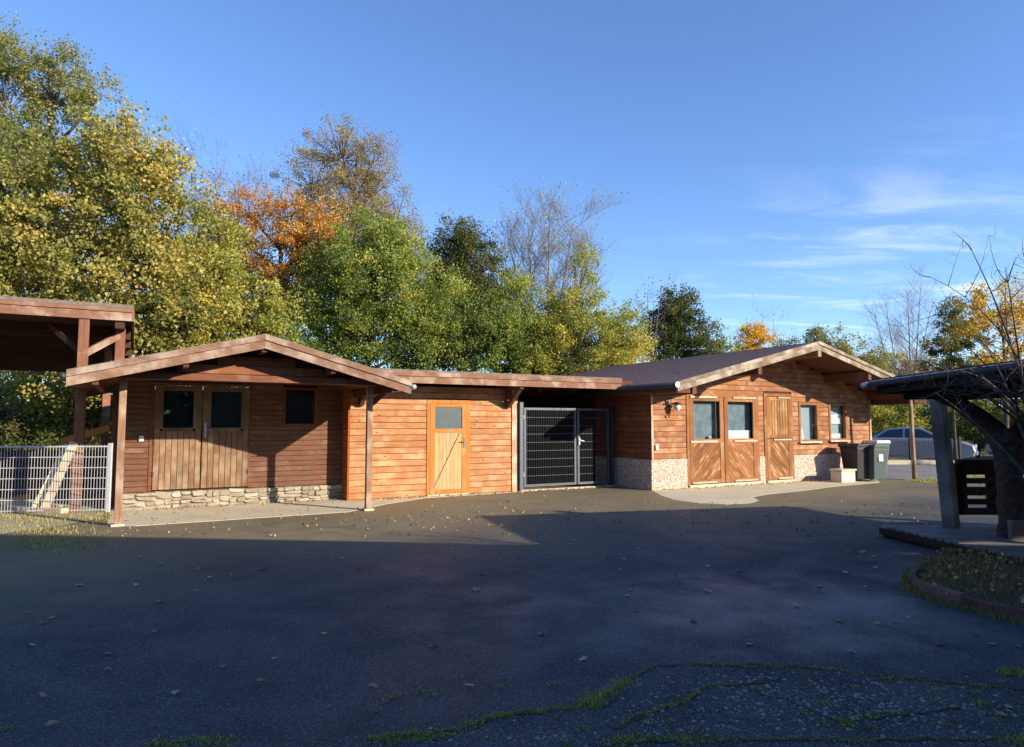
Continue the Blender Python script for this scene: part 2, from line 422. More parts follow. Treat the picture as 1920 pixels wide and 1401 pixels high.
MT['fascia1'] = wood('weathered brown fascia left', (0.27, 0.15, 0.095), (0.16, 0.085, 0.055), (0.42, 0.33, 0.25), 'r2', 0.38, var=0.08)
MT['fascia2'] = wood('weathered brown fascia right', (0.27, 0.15, 0.095), (0.16, 0.085, 0.055), (0.42, 0.33, 0.25), 'r1', 0.38, var=0.08)
MT['fascia0'] = wood('weathered brown fascia level', (0.28, 0.14, 0.085), (0.17, 0.08, 0.05), (0.42, 0.32, 0.24), 'u', 0.36, var=0.08)
MT['grey1'] = wood('bleached verge board left', (0.27, 0.20, 0.135), (0.12, 0.085, 0.055), (0.46, 0.40, 0.31), 'r2', 0.45, var=0.08)
MT['grey2'] = wood('bleached verge board right', (0.27, 0.20, 0.135), (0.12, 0.085, 0.055), (0.46, 0.40, 0.31), 'r1', 0.45, var=0.08)
MT['post'] = wood('weathered post timber', (0.33, 0.19, 0.12), (0.21, 0.11, 0.065), (0.46, 0.37, 0.28), 'z', 0.42, var=0.12)
MT['soffit'] = wood('dark soffit boards', (0.13, 0.055, 0.03), (0.08, 0.034, 0.02), None, 'v')  # the shade under the roofs is put into this dark colour
MT['beam_u'] = wood('dark beam timber', (0.20, 0.08, 0.045), (0.12, 0.045, 0.025), (0.28, 0.14, 0.09), 'u', 0.2)
MT['door_grey'] = wood('bleached door boards', (0.26, 0.15, 0.083), (0.145, 0.078, 0.044), (0.34, 0.24, 0.15), 'z', 0.45, var=0.16)
MT['door_frame_grey'] = wood('bleached door frame', (0.19, 0.125, 0.07), (0.12, 0.075, 0.045), (0.27, 0.21, 0.14), 'z', 0.4)
MT['door_orange_z'] = wood('amber door stile', (0.50, 0.21, 0.05), (0.38, 0.14, 0.033), (0.55, 0.29, 0.11), 'z', 0.2, var=0.08)
MT['door_orange_u'] = wood('amber door rail', (0.50, 0.21, 0.05), (0.38, 0.14, 0.033), (0.55, 0.29, 0.11), 'u', 0.2, var=0.08)
MT['door_pale'] = wood('straw coloured door boards', (0.58, 0.39, 0.18), (0.43, 0.26, 0.105), (0.50, 0.36, 0.20), 'z', 0.25, var=0.09)
MT['stable_z'] = wood('chestnut stable door stile', (0.33, 0.145, 0.055), (0.21, 0.08, 0.03), (0.40, 0.22, 0.105), 'z', 0.3)
MT['stable_u'] = wood('chestnut stable door rail', (0.33, 0.145, 0.055), (0.21, 0.08, 0.03), (0.40, 0.22, 0.105), 'u', 0.3)
MT['stable_d1'] = wood('chestnut diagonal boards', (0.32, 0.14, 0.05), (0.17, 0.065, 0.023), (0.52, 0.30, 0.15), 'd1', 0.3, var=0.3)
MT['stable_d2'] = wood('chestnut diagonal boards mirrored', (0.32, 0.14, 0.05), (0.17, 0.065, 0.023), (0.52, 0.30, 0.15), 'd2', 0.3, var=0.3)
MT['stable_up'] = wood('ochre upright boards', (0.34, 0.17, 0.06), (0.20, 0.09, 0.034), (0.42, 0.26, 0.12), 'z', 0.35, var=0.22)
MT['drip'] = wood('sunlit pale drip rail', (0.62, 0.50, 0.36), (0.45, 0.32, 0.2), (0.70, 0.62, 0.5), 'u', 0.4)  # pale tone puts the sunlit tops of the rails into the colour
MT['trim_z'] = wood('pale corner board', (0.46, 0.31, 0.19), (0.30, 0.18, 0.1), (0.56, 0.46, 0.35), 'z', 0.45)
MT['shelter_grey'] = wood('silvered shelter post', (0.13, 0.12, 0.105), (0.06, 0.055, 0.05), (0.20, 0.19, 0.175), 'z', 0.4, rz=-0.45)
MT['shelter_brown'] = wood('dark brown shelter timber', (0.065, 0.032, 0.022), (0.035, 0.018, 0.013), None, 'z', rz=-0.3)
MT['trunk_brown'] = plain('dark red brown bark', (0.075, 0.042, 0.032), 0.9, c2=(0.03, 0.018, 0.015), scale=16, bmp=1.0)
MT['shelter_dark'] = wood('black brown slats', (0.035, 0.026, 0.02), (0.02, 0.015, 0.012), None, 'u', rz=0)
MT['deck'] = wood('grey deck boards', (0.19, 0.175, 0.165), (0.11, 0.10, 0.095), (0.25, 0.24, 0.225), 'u', 0.3, rz=0, var=0.15, rough=0.65)
MT['loose'] = wood('bleached loose timber', (0.60, 0.50, 0.34), (0.42, 0.33, 0.21), (0.66, 0.6, 0.46), 'u', 0.4, rz=0)
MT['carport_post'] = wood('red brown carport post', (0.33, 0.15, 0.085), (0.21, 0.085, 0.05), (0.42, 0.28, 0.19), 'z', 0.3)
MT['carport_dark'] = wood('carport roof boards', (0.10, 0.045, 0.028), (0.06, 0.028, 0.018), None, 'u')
MT['felt'] = plain('grey roofing felt edge', (0.20, 0.17, 0.13), 0.9, c2=(0.12, 0.11, 0.085), scale=18, bmp=0.3)
MT['stone'] = stone_mat('cream rubble stone', [(0.20, 0.165, 0.12), (0.35, 0.305, 0.23), (0.52, 0.48, 0.39)])
MT['mortar'] = plain('tan mortar', (0.34, 0.285, 0.195), 0.95, scale=30, bmp=0.5)
MT['plinth'] = plinth_mat()
MT['glass_dark'] = glass_mat('dark window glass', (0.75, 0.85, 0.9), 0.85)
MT['glass'] = glass_mat('window glass', (0.95, 0.98, 1.0), 0.97)
MT['dark_room'] = plain('dark window backing', (0.03, 0.032, 0.036), 0.9)  # plate close behind the window; the room's darkness is put into its colour
MT['grey_panel'] = plain('grey blue pane board', (0.10, 0.13, 0.14), 0.25, c2=(0.075, 0.10, 0.11), scale=6)
MT['pane_dim'] = plain('dark grey pane backing', (0.07, 0.085, 0.095), 0.8, c2=(0.04, 0.05, 0.058), scale=4)  # plain dark backing plate behind the door panes
MT['pane_reflection'] = plain('blue grey pane reflection', (0.22, 0.28, 0.31), 0.8, c2=(0.13, 0.18, 0.21), scale=5)  # grey blue stands in for what the stable door panes reflect
MT['curtain'] = plain('white net curtain', (0.80, 0.82, 0.82), 0.9, c2=(0.66, 0.70, 0.70), scale=25)
MT['blind'] = plain('pale blue grey blind', (0.42, 0.50, 0.52), 0.8, c2=(0.34, 0.42, 0.44), scale=20)
MT['white'] = plain('white plastic', (0.80, 0.78, 0.72), 0.5, scale=6)
MT['steel'] = plain('galvanised steel', (0.10, 0.115, 0.14), 0.5, 0.3, c2=(0.07, 0.085, 0.105), scale=20)
MT['gate_wire'] = plain('dark grey gate wire', (0.055, 0.065, 0.08), 0.5, 0.3, c2=(0.04, 0.047, 0.06), scale=20)
MT['fence_wire'] = plain('galvanised fence wire', (0.56, 0.57, 0.60), 0.5, 0.1, c2=(0.46, 0.48, 0.52), scale=20)
MT['iron'] = plain('black painted iron', (0.035, 0.038, 0.042), 0.5)
MT['zinc'] = plain('dark zinc gutter', (0.05, 0.058, 0.066), 0.6, 0.3, c2=(0.035, 0.042, 0.05))
MT['zinc_pale'] = plain('pale zinc', (0.50, 0.54, 0.58), 0.4, 0.5)
MT['bitumen'] = plain('black bitumen roofing', (0.028, 0.030, 0.034), 0.75, c2=(0.018, 0.02, 0.022), scale=25, bmp=0.3)
MT['concrete'] = earth_mat('pale concrete', [(0.42, 0.36, 0.25), (0.56, 0.50, 0.36), (0.68, 0.61, 0.46)], 1.3, 0.25)
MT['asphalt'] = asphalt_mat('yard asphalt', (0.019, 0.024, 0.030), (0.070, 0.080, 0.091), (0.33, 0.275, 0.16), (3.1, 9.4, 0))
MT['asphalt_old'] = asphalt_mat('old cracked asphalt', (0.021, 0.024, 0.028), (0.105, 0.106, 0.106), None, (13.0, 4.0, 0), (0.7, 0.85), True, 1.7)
MT['soil'] = earth_mat('garden soil', [(0.045, 0.030, 0.020), (0.10, 0.066, 0.042), (0.16, 0.11, 0.07)], 3)
MT['meadow'] = earth_mat('rough grass ground', [(0.05, 0.06, 0.022), (0.10, 0.10, 0.04), (0.17, 0.14, 0.07)], 0.8)
MT['gravelly'] = earth_mat('sandy gravel ground', [(0.24, 0.20, 0.12), (0.40, 0.35, 0.23), (0.56, 0.50, 0.35)], 2.2)
MT['lane'] = earth_mat('grey lane surface', [(0.16, 0.155, 0.15), (0.24, 0.23, 0.22), (0.33, 0.32, 0.30)], 1.1, 0.3)
MT['kerb'] = stone_mat('reddish kerb stone', [(0.075, 0.04, 0.032), (0.15, 0.085, 0.065), (0.21, 0.14, 0.115)], 14, 0.5)
MT['bark'] = plain('grey brown bark', (0.10, 0.08, 0.062), 0.95, c2=(0.05, 0.04, 0.032), scale=9, bmp=0.9)
MT['bark_pale'] = plain('pale grey bark', (0.24, 0.21, 0.185), 0.95, c2=(0.13, 0.11, 0.095), scale=9, bmp=0.7)
MT['twig'] = plain('reddish twig bark', (0.23, 0.18, 0.165), 0.9, c2=(0.15, 0.115, 0.105), scale=9)
MT['tyre'] = plain('tyre rubber', (0.022, 0.022, 0.023), 0.85)
MT['carpaint'] = plain('silver blue car paint', (0.36, 0.40, 0.46), 0.32, 0.25, c2=(0.33, 0.37, 0.43), scale=2, coat=0.6)
MT['carwhite'] = plain('white car paint', (0.74, 0.74, 0.72), 0.35, 0.0, scale=2, coat=0.5)
MT['carglass'] = plain('tinted car glass', (0.02, 0.03, 0.045), 0.06, spec=0.8)
MT['lamp'] = plain('clear lamp lens', (0.75, 0.75, 0.76), 0.15, spec=0.7)
MT['tail'] = plain('red lamp lens', (0.35, 0.02, 0.02), 0.2)
MT['bin_black'] = plain('black bin plastic', (0.022, 0.023, 0.024), 0.5)
MT['bin_green'] = plain('grey green bin plastic', (0.065, 0.10, 0.095), 0.5, c2=(0.05, 0.08, 0.078))
MT['bin_grey'] = plain('grey bin plastic', (0.15, 0.16, 0.175), 0.55)
MT['bin_lid'] = plain('pale grey bin lid', (0.66, 0.66, 0.64), 0.5)
MT['trough'] = stone_mat('pale stone trough', [(0.40, 0.34, 0.27), (0.55, 0.49, 0.40), (0.66, 0.6, 0.5)], 8, 0.5)
MT['render_wall'] = plain('brown house cladding', (0.16, 0.10, 0.065), 0.9, scale=3, bmp=0.2)
def roof_mat():
    m, nt, N, L, bs = newmat('brown shingle')
    g = N.new('ShaderNodeNewGeometry'); oi = N.new('ShaderNodeObjectInfo')
    vo = N.new('ShaderNodeTexVoronoi'); vo.inputs['Scale'].default_value = 7; L.new(g.outputs['Position'], vo.inputs['Vector'])
    sp = N.new('ShaderNodeSeparateColor'); L.new(vo.outputs['Color'], sp.inputs[0])
    n = noise(N, L, g.outputs['Position'], 30, 5, 0.7)
    r = ramp(N, [(0.20, 0.12, 0.10), (0.30, 0.19, 0.165), (0.25, 0.16, 0.145)]); L.new(sp.outputs[0], r.inputs[0])
    c = mixc(N, L, rng_(N, L, n, 0.4, 0.75, 0, 0.6), r.outputs[0], (0.055, 0.04, 0.038))
    L.new(c, bs.inputs['Base Color']); bs.inputs['Roughness'].default_value = 0.85
    bump(N, L, n, 0.5, 0.01, bs); return m
MT['shingle'] = roof_mat()

# ------------------------------------------------------------------ planks: one shared mesh per material
_pm = {}
def plank_mesh(mat):
    if mat.name not in _pm:
        cs = [(0.5, -0.5), (-0.28, -0.5), (-0.5, -0.455), (-0.5, 0.455), (-0.28, 0.5), (0.5, 0.5)]
        v = [(x, y, z) for x in (-0.5, 0.5) for y, z in cs]; n = len(cs)
        f = [tuple(range(n - 1, -1, -1)), tuple(range(n, 2 * n))] + [(i, (i + 1) % n, n + (i + 1) % n, n + i) for i in range(n)]
        f = [tuple(reversed(q)) for q in f]
        me = bpy.data.meshes.new('plank'); me.from_pydata(v, [], f); me.materials.append(mat); me.update()
        _pm[mat.name] = me
    return _pm[mat.name]
def plank(parent, mat, c, size, rot=(0, 0, 0), name='plank'):
    o = bpy.data.objects.new(name, plank_mesh(mat)); COL.objects.link(o)
    o.parent = parent; o.location = Vector(c) - off(parent); o.scale = size; o.rotation_euler = rot
    return o
def intervals(a, b, holes):
    out = [(a, b)]
    for h0, h1 in holes:
        nxt = []
        for s, e in out:
            if h1 <= s or h0 >= e: nxt.append((s, e)); continue
            if h0 > s: nxt.append((s, h0))
            if h1 < e: nxt.append((h1, e))
        out = nxt
    return [(s, e) for s, e in out if e - s > 0.03]
def plank_rows(parent, mat, u0, u1, z0, z1, h, v, holes=(), clip=None, th=0.028, gap=0.008, maxlen=2.6, seed=0):
    """Boards lying level on a wall that faces -v."""
    R = random.Random(seed); n = max(1, round((z1 - z0) / h)); hh = (z1 - z0) / n
    for i in range(n):
        za, zb = z0 + i * hh, z0 + (i + 1) * hh
        a, b = (u0, u1) if clip is None else clip(za, zb)
        a, b = max(a, u0), min(b, u1)
        if b - a < 0.08: continue
        for s, e in intervals(a, b, [(x0, x1) for x0, x1, y0, y1 in holes if min(zb, y1) - max(za, y0) > 0.025]):
            cuts = [s]
            while e - cuts[-1] > maxlen:
                c = cuts[-1] + R.uniform(0.55, 1.0) * maxlen
                if e - c < 0.35: break
                cuts.append(c)
            cuts.append(e)
            for p, q in zip(cuts, cuts[1:]):
                plank(parent, mat, ((p + q) / 2, v - th / 2 + R.uniform(-0.002, 0.002), (za + zb) / 2), (q - p - 0.005, th, hh - gap), (R.uniform(-0.012, 0.012), 0, 0))
def plank_rows_side(parent, mat, v0, v1, z0, z1, h, u, face=-1, th=0.028, gap=0.008):
    n = max(1, round((z1 - z0) / h)); hh = (z1 - z0) / n
    for i in range(n):
        plank(parent, mat, (u + face * th / 2, (v0 + v1) / 2, z0 + (i + 0.5) * hh), (v1 - v0, th, hh - gap), (0, 0, math.radians(-90 if face < 0 else 90)))
def wall_core(mb, u0, u1, z0, z1, v0, v1, holes=()):
    zs = sorted({z0, z1, *[z for h in holes for z in h[2:] if z0 < z < z1]})
    for za, zb in zip(zs, zs[1:]):
        for s, e in intervals(u0, u1, [(h[0], h[1]) for h in holes if h[2] < zb - 1e-6 and h[3] > za + 1e-6]):
            mb.box(s, e, v0, v1, za, zb)
    return mb
def frame(mb, u0, u1, z0, z1, w, v0, v1, bottom=True):
    mb.box(u0, u0 + w, v0, v1, z0, z1); mb.box(u1 - w, u1, v0, v1, z0, z1)
    mb.box(u0 + w, u1 - w, v0 + 0.003, v1, z1 - w, z1)
    if bottom: mb.box(u0 + w, u1 - w, v0 + 0.003, v1, z0, z0 + w)
    return mb

# ------------------------------------------------------------------ ground
def sheet(name, pts, z, mat, kind='structure', **k):
    m = MB(); m.add([(x, y, z) for x, y in pts], [tuple(range(len(pts)))])
    return m.build(name, mat, kind=kind, **k)
def uvp(pts): return [tuple(W(u, v)[:2]) for u, v in pts]
def wobble(pts, amp, step, seed=0):
    R = random.Random(seed); out = []
    for (x0, y0), (x1, y1) in zip(pts, pts[1:] + pts[:1]):
        L_ = math.hypot(x1 - x0, y1 - y0); n = max(1, int(L_ / step))
        for i in range(n):
            t = i / n; a = amp if i else 0
            out.append((x0 + (x1 - x0) * t + R.uniform(-a, a), y0 + (y1 - y0) * t + R.uniform(-a, a)))
    return out
sheet('ground', [(-600, -300), (600, -300), (600, 900), (-600, 900)], -0.02, MT['meadow'])
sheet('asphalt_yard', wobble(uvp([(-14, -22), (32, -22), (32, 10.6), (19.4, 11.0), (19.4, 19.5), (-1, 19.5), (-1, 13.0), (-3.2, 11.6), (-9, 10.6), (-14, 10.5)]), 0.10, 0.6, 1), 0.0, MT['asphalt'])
sheet('gravel_strip', wobble(uvp([(-14, 10.2), (-9, 10.3), (-3.4, 11.3), (-1.1, 12.7), (-0.45, 13.6), (-0.45, 22), (-16, 22)]), 0.12, 0.5, 2), 0.004, MT['gravelly'])
mb = MB(); mb.slab(wobble(uvp([(0.1, 12.35), (3.5, 12.45), (4.5, 13.3), (5.6, 13.95), (8.2, 14.15), (8.2, 14.6), (4.0, 15.4), (-0.3, 15.4), (-0.3, 12.6)]), 0.015, 0.5, 3), -0.1, 0.006)
mb.build('porch_pavement', MT['concrete'], kind='structure')
ap = [onground(*p) for p in [(1224, 921), (1240, 930), (1265, 938), (1310, 944), (1360, 946), (1405, 944), (1422, 939), (1412, 932), (1440, 927), (1500, 921), (1570, 912), (1650, 905), (1640, 896), (1500, 896), (1300, 905)]]
mb = MB(); mb.slab([(p.x, p.y) for p in reversed(ap)], -0.1, 0.005)
mb.build('concrete_apron', MT['concrete'], kind='structure')
sheet('lane', [(11.5, 24.4), (90, 20), (90, 31), (11.5, 33)], -0.008, MT['lane'])
sheet('gravel_ground', wobble(uvp([(19.5, 11.3), (34, 9.5), (34, 13), (26, 19), (19.5, 19.5)]), 0.1, 0.7, 8), -0.004, MT['lane'])
old = [onground(*p) for p in [(-600, 1460), (120, 1398), (300, 1388), (500, 1397), (690, 1384), (780, 1376), (870, 1366), (930, 1348), (1000, 1336), (1100, 1322), (1150, 1300), (1185, 1272), (1225, 1252), (1300, 1248), (1480, 1250), (1600, 1262), (1760, 1280), (1890, 1292), (2100, 1300), (2600, 1330)]]
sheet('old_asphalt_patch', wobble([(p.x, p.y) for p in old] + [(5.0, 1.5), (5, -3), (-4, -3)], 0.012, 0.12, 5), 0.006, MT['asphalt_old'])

def blades(name, pts, nrm, hmin, hmax, wid, mat, parent=None, flat=0.5, tone=(0, 1), **k):
    """pts: (N,3) roots of grass blades -> one mesh of bent two-quad blades."""
    P = np.asarray(pts, float); n = len(P)
    a = RNG.uniform(0, 2 * np.pi, n); h = RNG.uniform(hmin, hmax, n); lean = RNG.uniform(0.1, 1.0, n) * flat * h
    d = np.stack([np.cos(a), np.sin(a), np.zeros(n)], 1); s = np.stack([-np.sin(a), np.cos(a), np.zeros(n)], 1) * (wid * RNG.uniform(0.6, 1.3, n))[:, None]
    up = np.array([0, 0, 1.0])
    m = P + d * (lean * 0.35)[:, None] + up * (h * 0.6)[:, None]; t = P + d * lean[:, None] + up * h[:, None]
    V = np.stack([P - s, P + s, m + s * 0.8, m - s * 0.8, t], 1).reshape(-1, 3)
    base = np.arange(n) * 5
    me = bpy.data.meshes.new(name)
    lv = np.stack([base, base + 1, base + 2, base + 3, base + 3, base + 2, base + 4], 1).reshape(-1)
    c = V.mean(0); c[2] = 0
    me.vertices.add(n * 5); me.vertices.foreach_set('co', (V - c).astype(np.float32).reshape(-1))
    me.loops.add(n * 7); me.loops.foreach_set('vertex_index', lv.astype(np.int32))
    st = np.stack([np.arange(n) * 7, np.arange(n) * 7 + 4], 1).reshape(-1)
    me.polygons.add(n * 2); me.polygons.foreach_set('loop_start', st.astype(np.int32))
    me.polygons.foreach_set('loop_total', np.tile([4, 3], n).astype(np.int32))
    at_ = me.attributes.new('tone', 'FLOAT', 'FACE'); at_.data.foreach_set('value', np.repeat(RNG.uniform(*tone, n), 2).astype(np.float32))
    me.materials.append(mat); me.update(calc_edges=True)
    o = bpy.data.objects.new(name, me); COL.objects.link(o); o.location = Vector(c) - off(parent)
    if parent is not None: o.parent = parent
    return tag(o, **k)
def along(pxs, n, spread, z=0.006):
    pts = [onground(*p) for p in pxs]; seg = [(a, b) for a, b in zip(pts, pts[1:])]
    Ls = np.array([(b - a).length for a, b in seg]); out = []
    for i in RNG.choice(len(seg), n, p=Ls / Ls.sum()):
        a, b = seg[i]; t = RNG.uniform(); p = a.lerp(b, t)
        k = 0.5 + 0.5 * math.sin(p.x * 23.0) * math.sin(p.x * 7.3 + 1.0 + p.y * 11)
        if RNG.uniform() > 0.25 + 0.75 * k: continue
        w = spread * (0.35 + 0.9 * k); j = 0.012 * math.sin(p.x * 31) + 0.02 * math.sin(p.x * 9 + 2)
        out.append((p.x + RNG.normal(0, w), p.y + j + RNG.normal(0, w), z))
    return out
MT['moss'] = leaf_mat('moss and short grass', [(0.10, 0.14, 0.025), (0.21, 0.27, 0.05), (0.34, 0.35, 0.09), (0.42, 0.33, 0.16)], None, 0.25)
MT['grass'] = leaf_mat('weedy grass', [(0.07, 0.09, 0.02), (0.15, 0.18, 0.04), (0.26, 0.22, 0.075), (0.40, 0.22, 0.11)], None, 0.3)
MT['dry_grass'] = leaf_mat('dry yellow grass', [(0.22, 0.23, 0.06), (0.40, 0.35, 0.10), (0.52, 0.45, 0.20)], None, 0.3)
mp_ = []
mp_ += along([(285, 1396), (360, 1392), (430, 1396)], 1100, 0.035)
mp_ += along([(690, 1390), (780, 1378), (870, 1366), (930, 1348), (1000, 1336), (1100, 1322)], 3800, 0.016)
mp_ += along([(690, 1394), (780, 1386), (860, 1378)], 900, 0.03)
mp_ += along([(1100, 1324), (1125, 1318)], 900, 0.03)
mp_ += along([(1150, 1300), (1185, 1272), (1225, 1252)], 500, 0.012)
mp_ += along([(1300, 1250), (1400, 1252), (1470, 1249)], 700, 0.012)
mp_ += along([(1500, 1253), (1620, 1266), (1760, 1281), (1890, 1294)], 500, 0.012)
mp_ += along([(1165, 1362), (1230, 1335), (1305, 1304), (1315, 1290), (1380, 1288)], 1300, 0.011)
mp_ += along([(1140, 1396), (1230, 1390), (1300, 1388)], 1300, 0.03)
mp_ += along([(1300, 1390), (1500, 1391), (1900, 1389)], 900, 0.008)
mp_ += along([(1575, 1360), (1620, 1348), (1700, 1340)], 350, 0.02)
mp_ += along([(1885, 1262), (1905, 1258)], 500, 0.035)
mp_ += along([(1900, 1390), (1918, 1386)], 350, 0.03)
mp_ += along([(0, 1370), (20, 1366)], 120, 0.02)
for _ in range(60):
    px, py = RNG.uniform(700, 1900), RNG.uniform(1275, 1398)
    q = onground(px, py); mp_ += [(q.x + RNG.normal(0, .018), q.y + RNG.normal(0, .018), 0.006) for _ in range(int(RNG.uniform(10, 45)))]
blades('moss', mp_, None, 0.003, 0.013, 0.0045, MT['moss'], flat=1.2, tone=(0, 1.0), kind='stuff', label='green moss filling the cracks in the asphalt', cat='moss')
blades('dry_grass_tuft', along([(1105, 1325), (1150, 1300), (1185, 1285)], 420, 0.03), None, 0.015, 0.05, 0.002, MT['dry_grass'], flat=0.9,
       label='dry tan grass tufts growing from the asphalt crack', cat='grass tuft', kind='stuff')
wp = [onground(RNG.normal(105, 45), RNG.normal(1017, 10)) for _ in range(900)] + [onground(RNG.normal(60, 60), RNG.normal(995, 8)) for _ in range(500)]
wp += [onground(RNG.uniform(0, 215), RNG.normal(972, 6)) for _ in range(700)]
blades('weeds', [(p.x, p.y, 0.004) for p in wp if p.z > -1], None, 0.015, 0.06, 0.005, MT['dry_grass'], flat=0.9, kind='stuff', label='yellow green weeds along the yard edge below the wire fence', cat='weeds')
gp = [W(RNG.uniform(18.9, 25), RNG.uniform(10.2, 11.6)) for _ in range(6000)]
blades('grass_verge', [(p.x, p.y, -0.004) for p in gp], None, 0.02, 0.08, 0.008, MT['dry_grass'], flat=0.9, kind='stuff', label='yellow green grass verge at the foot of the pole', cat='grass')

def crack(pxs, w, seed):
    R = random.Random(seed); pts = [onground(*p) for p in pxs]; out = []
    for a, b in zip(pts, pts[1:]):
        n = max(2, int((b - a).length / 0.05))
        out += [a.lerp(b, i / n) for i in range(n)]
    out.append(pts[-1]); v, f = [], []
    for i, p in enumerate(out):
        d = (out[min(i + 1, len(out) - 1)] - out[max(i - 1, 0)]).normalized(); nrm = Vector((-d.y, d.x, 0)); j = R.uniform(-0.012, 0.012)
        v += [p + nrm * (j + w * R.uniform(0.3, 1.2)), p + nrm * (j - w * R.uniform(0.3, 1.2))]
        v[-1].z = v[-2].z = 0.0095
    f = [(2 * i, 2 * i + 1, 2 * i + 3, 2 * i + 2) for i in range(len(out) - 1)]
    MB().add(v, f).build('crack_soil', MT['soil'], kind='structure')
for i, (q, w) in enumerate([([(690, 1392), (780, 1381), (870, 1368), (930, 1349), (1000, 1336), (1100, 1322), (1150, 1300), (1185, 1272), (1225, 1252), (1300, 1248), (1480, 1250)], .020),
                            ([(1480, 1251), (1600, 1263), (1760, 1281), (1890, 1293), (2050, 1300)], .010), ([(1150, 1372), (1230, 1335), (1305, 1304), (1315, 1290), (1380, 1288), (1460, 1278)], .013),
                            ([(1140, 1398), (1300, 1389), (1500, 1391), (1900, 1389)], .014), ([(1380, 1289), (1480, 1318), (1575, 1358), (1700, 1342), (1800, 1330)], .009)]): crack(q, w, i)
# pebbles and crumbs on the cracked patch
def pebbles(name, pts, smin, smax, mat, **k):
    b = MB(); R = random.Random(3)
    for x, y, z in pts:
        s = smin + (smax - smin) * R.random() ** 2.2; a = R.uniform(0, 6.28)
        vs_ = [(math.cos(a + i * 1.57) * s * R.uniform(0.6, 1.2), math.sin(a + i * 1.57) * s * R.uniform(0.6, 1.2), 0) for i in range(4)] + [(0, 0, s * R.uniform(0.35, 0.7))]
        b.add([(x + p, y + q, z + r) for p, q, r in vs_], [(0, 1, 4), (1, 2, 4), (2, 3, 4), (3, 0, 4)])
    return b.build(name, mat, **k)
pts = []
for cx, cy, sx, sy, n in [(1400, 1290, 100, 20, 190), (1540, 1305, 120, 22, 240), (1650, 1325, 100, 20, 170), (1300, 1335, 140, 26, 130), (1000, 1380, 200, 10, 90), (1750, 1350, 100, 24, 110), (1450, 1370, 260, 16, 110)]:
    for _ in range(n):
        px, py = RNG.normal(cx, sx), RNG.normal(cy, sy)
        if py > 1258 and px > 750:
            p = onground(px, py); pts.append((p.x, p.y, 0.006))
MT['grit'] = stone_mat('grey grit', [(0.16, 0.155, 0.15), (0.34, 0.33, 0.32), (0.52, 0.51, 0.49)], 60, 0.2)
pebbles('gravel', pts, 0.003, 0.019, MT['grit'], kind='stuff', label='loose grey grit on the cracked asphalt patch', cat='gravel')

# ------------------------------------------------------------------ left building with the open porch
FL = 11.7                                                  # verge plane
AU, AZ, LU, RU, EZ = 1.86, 3.08, -0.86, 4.40, 2.385        # apex, eave ends, eave height (top edge)
ls = (AZ - EZ) / (AU - LU); rs = (AZ - EZ) / (RU - AU)
def ltop(u): return AZ - (AU - u) * ls if u < AU else AZ - (u - AU) * rs
LB = house('timber_shed', 1.9, 15.5, 'red brown timber shed with open gabled porch on two posts', 'shed')
PW = 14.75
dl, wl = (0.34, 2.08, 0.345, 2.36), (2.72, 3.42, 1.55, 2.36)
core = wall_core(MB(), -0.12, 4.02, 0.31, 2.62, PW, PW + 0.12, [dl, wl])
core.prism([(0.6, 2.62), (3.2, 2.62), (AU, 2.9)], PW, PW + 0.12)
core.box(-0.12, 0.0, PW + 0.12, 18.0, 0.31, 2.4); core.box(-0.12, 4.02, 18.0, 18.12, 0, 2.4)
wall = core.build('wall', MT['back_wall'], LB)
plank_rows(wall, MT['red_u'], -0.12, 4.02, 0.315, 2.62, 0.105, PW, [dl, wl], maxlen=4.2, gap=0.006, seed=1)
plank_rows_side(wall, MT['red_u'], PW, 18.0, 0.315, 2.4, 0.13, -0.12)
# rubble plinth: every stone its own piece
pl = MB().box(-0.16, 4.03, PW - 0.055, PW + 0.1, -0.02, 0.305).build('plinth', MT['mortar'], LB)
def rubble_mesh(seed):
    R = random.Random(seed); b = MB(); n = 8
    rim = [(math.cos(2 * math.pi * (i + R.uniform(-0.3, 0.3)) / n), math.sin(2 * math.pi * (i + R.uniform(-0.3, 0.3)) / n)) for i in range(n)]
    rim = [(max(-0.5, min(0.5, x * R.uniform(0.52, 0.72))), max(-0.5, min(0.5, z * R.uniform(0.52, 0.72)))) for x, z in rim]
    v = [(x, 0.5, z) for x, z in rim] + [(x, -0.2, z) for x, z in rim] + [(x * 0.78 + R.uniform(-.04, .04), -0.5 + R.uniform(-.12, .12), z * 0.78 + R.uniform(-.04, .04)) for x, z in rim]
    f = [(i, i + n, (i + 1) % n + n, (i + 1) % n) for i in range(n)] + [(i + n, i + 2 * n, (i + 1) % n + 2 * n, (i + 1) % n + n) for i in range(n)]
    f += [tuple(2 * n + i for i in range(n))]
    me = bpy.data.meshes.new('stone'); me.from_pydata(v, [], f); me.materials.append(MT['stone']); me.update(); return me
rub = [rubble_mesh(i) for i in range(9)]
R = random.Random(5)
def put_stone(s0, e, z0, z1):
    o = bpy.data.objects.new('stone', R.choice(rub)); COL.objects.link(o); o.parent = pl
    o.location = Vector(((s0 + e) / 2, PW - 0.06, (z0 + z1) / 2 + R.uniform(-.006, .006))) - off(pl)
    o.scale = (e - s0 - 0.004, R.uniform(0.03, 0.12), (z1 - z0) * R.uniform(0.92, 1.08)); o.rotation_euler = (0, R.uniform(-0.1, 0.1), R.uniform(-0.1, 0.1))
u = -0.17
